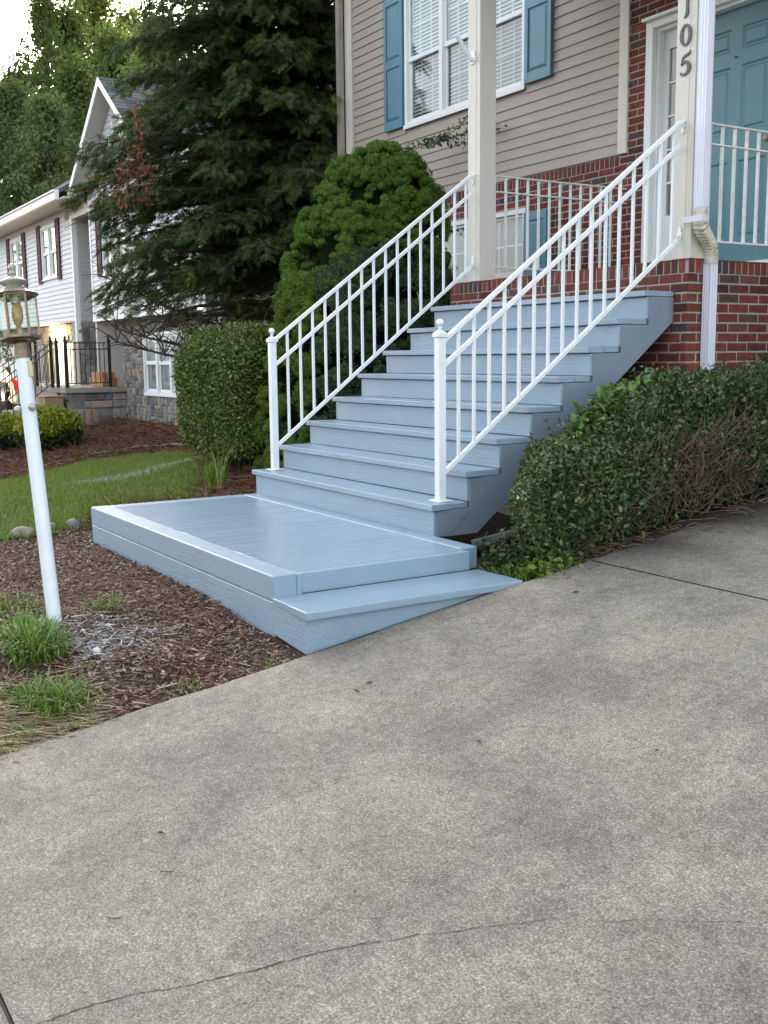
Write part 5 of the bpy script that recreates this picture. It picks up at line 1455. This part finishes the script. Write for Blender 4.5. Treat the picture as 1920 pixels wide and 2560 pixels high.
# paint overspray streak on the grass
st = np.array([(-6.9, -.15), (-7.3, .5), (-7.6, 1.0), (-7.35, 1.5)])
dmin = np.full(len(px), 9.0)
for a, b in zip(st[:-1], st[1:]):
    ab = b-a; t = np.clip(((px-a[0])*ab[0]+(py-a[1])*ab[1])/(ab@ab), 0, 1); dmin = np.minimum(dmin, np.hypot(px-a[0]-t*ab[0], py-a[1]-t*ab[1]))
mi = (RS.uniform(0, 1, len(px)) < .40*np.exp(-(dmin/.24)**2)).astype(int)
BL = BLADE_V*np.array([1, .11, 1]); BL[2:4, 2] += .03; BL[4:, 2] -= .10
tag(scatter('grass', BL, BLADE_F, np.stack([px, py, gz(px, py)+.015], -1), frames(dirs, RS.uniform(0, 6.28, len(px))), hgt, [M['grass'], M['grasspaint']], mi=mi), kind='stuff', label='short green lawn grass with a streak of pale paint', cat='grass')

# straw bed behind the lawn
n = 60000
px = RS.uniform(-19, -2.65, n); py = RS.uniform(-1.2, 4.1, n)
k = ~inside(px, py, lawn) & ((px < -2.62)) & (py < 4.3) & (RS.uniform(0, 1, n) < np.clip((px+20)/5, .4, 1))
px, py = px[k], py[k]
ST = BLADE_V*np.array([1, .035, 1]); 
dirs = np.stack([RS.normal(0, 1, len(px)), RS.normal(0, 1, len(px)), RS.normal(.05, .22, len(px))], -1)
tag(scatter('pine_straw', ST, BLADE_F, np.stack([px, py, gz(px, py)+RS.uniform(.004, .05, len(px))], -1), frames(dirs, RS.uniform(0, 6.28, len(px))), RS.uniform(.12, .30, len(px)), M['straw']), kind='stuff', label='reddish brown pine straw bed behind the lawn', cat='pine straw')
# bark chips near the landing and lamp post
n = 62000
px = RS.uniform(-4.4, .93, n); py = RS.uniform(-4.2, -1.30, n)
k = ~inside(px, py, lawn) & ~((py > -1.385) & (px > -2.56)); px, py = px[k], py[k]
dn_ = RS.uniform(0, 1, len(px)) < np.clip(1.15-.25*np.hypot(px+.2, py+2.0), .45, 1); px, py = px[dn_], py[dn_]
CH_V = np.array([(0,-.18,0), (0,.16,0), (1,.20,.02), (1,-.14,.0), (.02,-.18,-.10), (.02,.16,-.10), (1,.2,-.1), (1,-.14,-.1)], float); CH_F = np.array([(0,3,2,1), (0,1,5,4), (2,3,7,6), (0,4,7,3), (1,2,6,5)])
dirs = np.stack([RS.normal(0, 1, len(px)), RS.normal(0, 1, len(px)), RS.normal(0, .25, len(px))], -1)
pile = .07*np.exp(-((px-.50)**2+(py+2.02)**2)/.035)
# overspray round the lamp foot
ds_ = np.hypot((px-.02), (py+2.12)); mi = (RS.uniform(0, 1, len(px)) < .50*np.exp(-(ds_/.20)**2)).astype(int)
tag(scatter('bark_mulch', CH_V, CH_F, np.stack([px, py, gz(px, py)+RS.uniform(.003, .020, len(px))+pile], -1), frames(dirs, RS.normal(0, .5, len(px))), RS.uniform(.007, .033, len(px)), [M['chips'], M['paintchips']], mi=mi), kind='stuff', label='brown shredded bark mulch around the lamp post', cat='mulch')
# dry straw amid the chips
def stray(name, cx, cy, sx, sy, n, L0, L1, mat, label, ang=None, w=.03, zoff=.03):
    px = RS.normal(cx, sx, n); py = RS.normal(cy, sy, n); k = (px < .93) & ~((py > -1.39) & (px > -2.6) & (py < 0)); px, py = px[k], py[k]
    a = RS.uniform(0, 6.28, len(px)) if ang is None else RS.normal(ang, .35, len(px))
    dirs = np.stack([np.cos(a), np.sin(a), RS.normal(.02, .10, len(px))], -1)
    return tag(scatter(name, BLADE_V*np.array([1, w, 1]), BLADE_F, np.stack([px, py, gz(px, py)+RS.uniform(.012, zoff, len(px))], -1), frames(dirs, RS.uniform(-.6, .6, len(px))), RS.uniform(L0, L1, len(px)), mat), kind='stuff', label=label, cat='straw')
stray('dry_straw', .62, -2.78, .16, .20, 1500, .10, .24, M['straw_pale'], 'pale dry straw at the bottom left edge by the driveway', ang=.9)
stray('painted_straw', .05, -2.06, .22, .15, 420, .04, .12, M['paintchips'], 'straw whitened by paint overspray beside the lamp post foot', w=.05)
stray('brown_straw', -.3, -2.0, .9, .5, 4500, .05, .16, M['straw'], 'brown straw mixed in the mulch')
stray('tan_straw', .25, -2.15, .40, .30, 1100, .04, .14, M['straw_pale'], 'tan straw scattered in the mulch')

# grass clumps: things
def clump(loc, n, L_, spread, label, name='grass_clump', w=.075, mat='weed', lean=.8):
    x, y = loc; z = float(gz(x, y))
    px = x+spread*np.clip(RS.normal(0, 1, n), -1.7, 1.7); py = y+spread*.8*np.clip(RS.normal(0, 1, n), -1.7, 1.7); k = (px < .97) & ~((py < -.05) & (py > -1.4) & (px < 1.0) & (px > -2.6)); px, py = px[k], py[k]; n = len(px)
    seg = 5; a = np.arctan2(py-y, px-x)+RS.normal(0, .8, n); ln = RS.uniform(.5, 1.25, n)*L_; ben = RS.uniform(.4, 2.6, n)*lean
    V = np.zeros((n, seg+1, 2, 3)); hd_ = np.stack([np.cos(a), np.sin(a), 0*a], -1); sd_ = np.stack([-np.sin(a), np.cos(a), 0*a], -1)
    p = np.stack([px, py, gz(px, py)+.0], -1); el = R(82)-0*a
    for s in range(seg+1):
        wd = w*.5*L_*(1-(s/seg)**1.8)*.9+.0004
        V[:, s, 0] = p-sd_*wd; V[:, s, 1] = p+sd_*wd
        el = el-ben*(.10+.42*s/seg)
        p = p+(hd_*np.cos(el)[:, None]+np.array([0, 0, 1])*np.sin(el)[:, None])*(ln/seg)[:, None]
    idx = np.arange(n*(seg+1)*2).reshape(n, seg+1, 2)
    Fq = np.stack([idx[:, :-1, 0], idx[:, :-1, 1], idx[:, 1:, 1], idx[:, 1:, 0]], -1).reshape(-1, 4)
    return tag(bulk(name, V.reshape(-1, 3), Fq, M[mat]), label, 'grass clump', 'weedy grass clumps')
clump((.00, -2.43), 620, .15, .085, 'lush green grass clump at the foot of the lamp post')
clump((-.22, -2.42), 240, .12, .09, 'green grass clump left of the lamp post foot')
clump((.60, -2.47), 420, .12, .075, 'green grass clump in front, near the driveway edge')
clump((.50, -2.56), 220, .12, .07, 'thin grass tuft just left of the front clump')
clump((-.75, -2.40), 260, .09, .14, 'low grass patch at the left edge behind the lamp post')
clump((-.42, -1.93), 110, .09, .07, 'sparse pale grass tuft between lamp post and landing')
clump((.80, -2.72), 260, .07, .07, 'grass fringe along the driveway edge at the lower left')
clump((.88, -2.45), 60, .07, .05, 'small grass tuft touching the concrete')
clump((.84, -1.95), 70, .06, .05, 'tiny weeds at the driveway edge below the landing')
clump((.86, -1.55), 50, .05, .04, 'tiny weeds beside the corner of the step')
clump((.72, .10), 420, .10, .10, 'green weeds between the step and the hedge', w=.10)
clump((.93, .22), 200, .07, .09, 'low weeds at the driveway edge under the hedge', w=.10)
clump((-4.75, .58), 46, .42, .07, 'tall iris like leaves left of the stairs', name='iris_plant', w=.05, lean=.22)
clump((-5.15, .62), 30, .34, .08, 'yellowing iris leaves at the edge of the lawn', name='iris_plant', w=.05, lean=.3)
clump((-3.25, -.9), 160, .10, .10, 'grass tuft at the left rear corner of the landing')

# weeds of round leaves under hedge end
n = 500; P_ = np.stack([RS.normal(.80, .10, n), RS.normal(.12, .13, n), np.zeros(n)], -1); P_[:, 2] = gz(P_[:, 0], P_[:, 1])+RS.uniform(.01, .09, n); P_ = P_[(P_[:,0] < 1.0) & (P_[:,1] > .0)]
tag(scatter('broadleaf_weeds', LEAF_V, LEAF_F, P_, frames(rand_dirs(len(P_), .4, .5), RS.uniform(0, 6.28, len(P_))), RS.uniform(.025, .055, len(P_)), M['weed']), 'broad leaved weeds at the end of the hedge', 'weeds')
# litter twigs under the stair side
stw = MB()
for i in range(420):
    x, y = random.uniform(.03, .95), random.uniform(.02, 1.2)
    if i > 300: x, y = random.uniform(.72, 1.12), random.uniform(.0, 3.0)
    z = float(gz(x, y))+random.uniform(.004, .03) if x < .95 else float(drive(y))+.006
    a = random.uniform(0, 6.28); l = random.uniform(.04, .16)
    stw.tube([(x, y, z), (x+l*.5*math.cos(a), y+l*.5*math.sin(a), z+random.uniform(0, .02)), (x+l*math.cos(a+.3), y+l*math.sin(a+.3), z)], .0026, 4)
tag(stw.build('fallen_twigs', M['twig']), 'fallen twigs and litter under the hedge', 'twigs', kind='stuff')

# ------------------------------------------------------------------ small things
def rock(name, loc, r_, mat, label, seed):
    bm = bmesh.new(); bmesh.ops.create_icosphere(bm, subdivisions=3, radius=1)
    for v in bm.verts:
        p = np.array([v.co]); k = 1+.18*noise3(p, 1.6, seed)[0]+.05*noise3(p, 5, seed+2)[0]
        v.co = Vector((v.co.x*r_[0]*k, v.co.y*r_[1]*k, v.co.z*r_[2]*k))
    me = bpy.data.meshes.new(name); bm.to_mesh(me); bm.free(); me.polygons.foreach_set('use_smooth', [True]*len(me.polygons))
    o = link(name, me, mat); o.location = (loc[0], loc[1], float(gz(loc[0], loc[1]))+r_[2]*.35); return tag(o, label, 'rock', 'rocks edging the mulch')
rock('rock', (-3.15, -1.74), (.12, .09, .06), M['rock'], 'tan rock at the lawn edge, left of two others', 1)
rock('rock', (-3.30, -1.50), (.10, .07, .05), M['rock'], 'grey brown rock between the tan and the dark rock', 5)
rock('rock', (-3.35, -1.28), (.10, .06, .055), M['rockgrey'], 'dark slate rock near the landing corner', 9)
rock('rock', (.16, -2.16), (.035, .026, .022), M['rockwhite'], 'small pale stone in the mulch beside the lamp post', 12)
rock('rock', (1.06, 1.52), (.16, .10, .035), M['concrete_cap'], 'flat pale stone at the driveway edge under the hedge', 14)
# drain pipe end beside the hedge
dp_ = empty('drain_pipe', (.55, .25, -.05), 'short black plastic drain pipe at the end of the hedge', 'pipe')
mb = MB(); a = Vector((.37, .02, -.02)); b = Vector((.62, .42, .10)); mb.tube([a.lerp(b, k/10) for k in range(11)], [.042]*11, 12, cap=False); mb.tube([a.lerp(b, k/10) for k in range(11)], [.037]*11, 12, cap=False); mb.build('tube', M['pipe'], dp_, smooth=True)
# landscape edging
mb = MB(); e = [(-12.4, -.3), (-12.7, .8), (-13.0, 1.6), (-12.9, 2.3), (-12.2, 2.85), (-11.0, 3.0), (-9.8, 2.9), (-8.6, 2.6)]
pts_ = []
for (a, b), (c, d_) in zip(e[:-1], e[1:]):
    for k in range(6): t = k/6; x, y = a+(c-a)*t, b+(d_-b)*t; pts_.append((x, y, float(gz(x, y))+.035+.012*math.sin(k+a)))
mb.tube(pts_, .028, 8); tag(mb.build('garden_edging', M['pipe'], smooth=True), 'black plastic edging curving along the back of the lawn', 'edging')
# leaves, butts and twigs lying on the concrete
for i, (x, y, l, kind_, lab) in enumerate(((1.521, -1.462, .05, 'leaf', 'dry brown leaf lying near the step corner'), (1.512, -1.397, .04, 'leaf', 'smaller dry leaf lying beside another near the step'), (2.351, -1.406, .03, 'leaf', 'dry leaf in the middle of the driveway'), (2.848, -1.029, .025, 'leaf', 'tiny dark leaf on the driveway, right of the middle'), (2.068, -2.541, .03, 'leaf', 'small dark leaf low on the left of the driveway'), (2.305, -2.621, .045, 'twig', 'thin dark twig on the driveway, upper of two'), (2.43, -2.832, .045, 'twig', 'short dark twig on the driveway, lower of two'), (2.838, -2.226, .02, 'leaf', 'speck of dark leaf near the crack'), (1.314, -.049, .04, 'leaf', 'dark leaf lying near the end of the wooden step'), (.985, -2.538, .028, 'butt', 'cigarette butt on the edge of the driveway beside the grass'), (1.06, -2.784, .028, 'butt', 'cigarette butt on the concrete at the left picture edge'))):
    z = float(drive(y))+.004; a = i*1.7
    mb = MB()
    if kind_ == 'leaf':
        V = [(x, y, z), (x+l*.4*math.cos(a)-l*.2*math.sin(a), y+l*.4*math.sin(a)+l*.2*math.cos(a), z+.008), (x+l*math.cos(a), y+l*math.sin(a), z+.004), (x+l*.4*math.cos(a)+l*.2*math.sin(a), y+l*.4*math.sin(a)-l*.2*math.cos(a), z+.009)]
        mb.add(V, [(0,1,2), (0,2,3)]); mb.add([(p[0], p[1], p[2]-.0015) for p in V], [(0,2,1), (0,3,2)])
        tag(mb.build('dry_leaf', M['chips']), lab, 'leaf', 'litter on the driveway')
    elif kind_ == 'twig':
        mb.tube([(x, y, z), (x+l*.5, y+l*.2, z+.004), (x+l*.7, y+l*.9, z)], .0018, 5); tag(mb.build('twig', M['twig']), lab, 'twig', 'litter on the driveway')
    else:
        mb.tube([(x, y, z+.002), (x+l*.35, y+l*.9, z+.002)], .004, 8); tag(mb.build('cigarette_butt', M['orange']), lab, 'cigarette butt', 'litter on the driveway')

# ------------------------------------------------------------------ CAMERA
yaw, pitch, roll = -1.016, -.1452, -.0104
Fv = Vector((math.cos(pitch)*math.sin(yaw), math.cos(pitch)*math.cos(yaw), math.sin(pitch)))
Rv = Vector((math.cos(yaw), -math.sin(yaw), 0)); Uv = Rv.cross(Fv)
R2 = Rv*math.cos(roll)+Uv*math.sin(roll); U2 = -Rv*math.sin(roll)+Uv*math.cos(roll)
cam = bpy.data.cameras.new('camera'); co = bpy.data.objects.new('camera', cam); COL.objects.link(co)
Mc = Matrix((( R2.x, U2.x, -Fv.x, 5.31694), (R2.y, U2.y, -Fv.y, -3.65433), (R2.z, U2.z, -Fv.z, 1.09007), (0, 0, 0, 1)))
co.matrix_world = Mc
cam.sensor_fit = 'VERTICAL'; cam.sensor_height = 24; cam.lens = 24*2653.15/2560
cam.clip_start = .05; cam.clip_end = 1000
S.camera = co

# ------------------------------------------------------------------ LIGHT: overcast evening, soft light from the street side
w = bpy.data.worlds.new('World'); S.world = w; w.use_nodes = True; nt = w.node_tree
bg = nt.nodes['Background']
sky = nt.nodes.new('ShaderNodeTexSky'); sky.sky_type = 'NISHITA'; sky.sun_disc = False
SUN_EL, SUN_AZ = 15, 298       # azimuth clockwise from +Y
sky.sun_elevation = R(SUN_EL); sky.sun_rotation = R(SUN_AZ); sky.air_density = 1.0; sky.dust_density = 4.0; sky.ozone_density = 1.0
hs = nt.nodes.new('ShaderNodeHueSaturation'); hs.inputs['Saturation'].default_value = .45
nt.links.new(sky.outputs[0], hs.inputs['Color']); nt.links.new(hs.outputs[0], bg.inputs['Color'])
bg.inputs['Strength'].default_value = .15
sl_ = bpy.data.lights.new('sun', 'SUN'); sl_.energy = 2.0; sl_.angle = R(1.5); sl_.color = (1, .90, .70)
so = bpy.data.objects.new('sun', sl_); COL.objects.link(so)
dv = Vector((math.sin(R(SUN_AZ))*math.cos(R(SUN_EL)), math.cos(R(SUN_AZ))*math.cos(R(SUN_EL)), math.sin(R(SUN_EL))))
so.rotation_euler = dv.to_track_quat('Z', 'Y').to_euler()
vs = S.view_settings; vs.view_transform = 'Standard'; vs.look = 'None'; vs.gamma = 1; vs.use_curve_mapping = False; vs.exposure = 2.75
S.cycles.max_bounces = 6; S.cycles.transparent_max_bounces = 12
S.cycles.use_adaptive_sampling = True
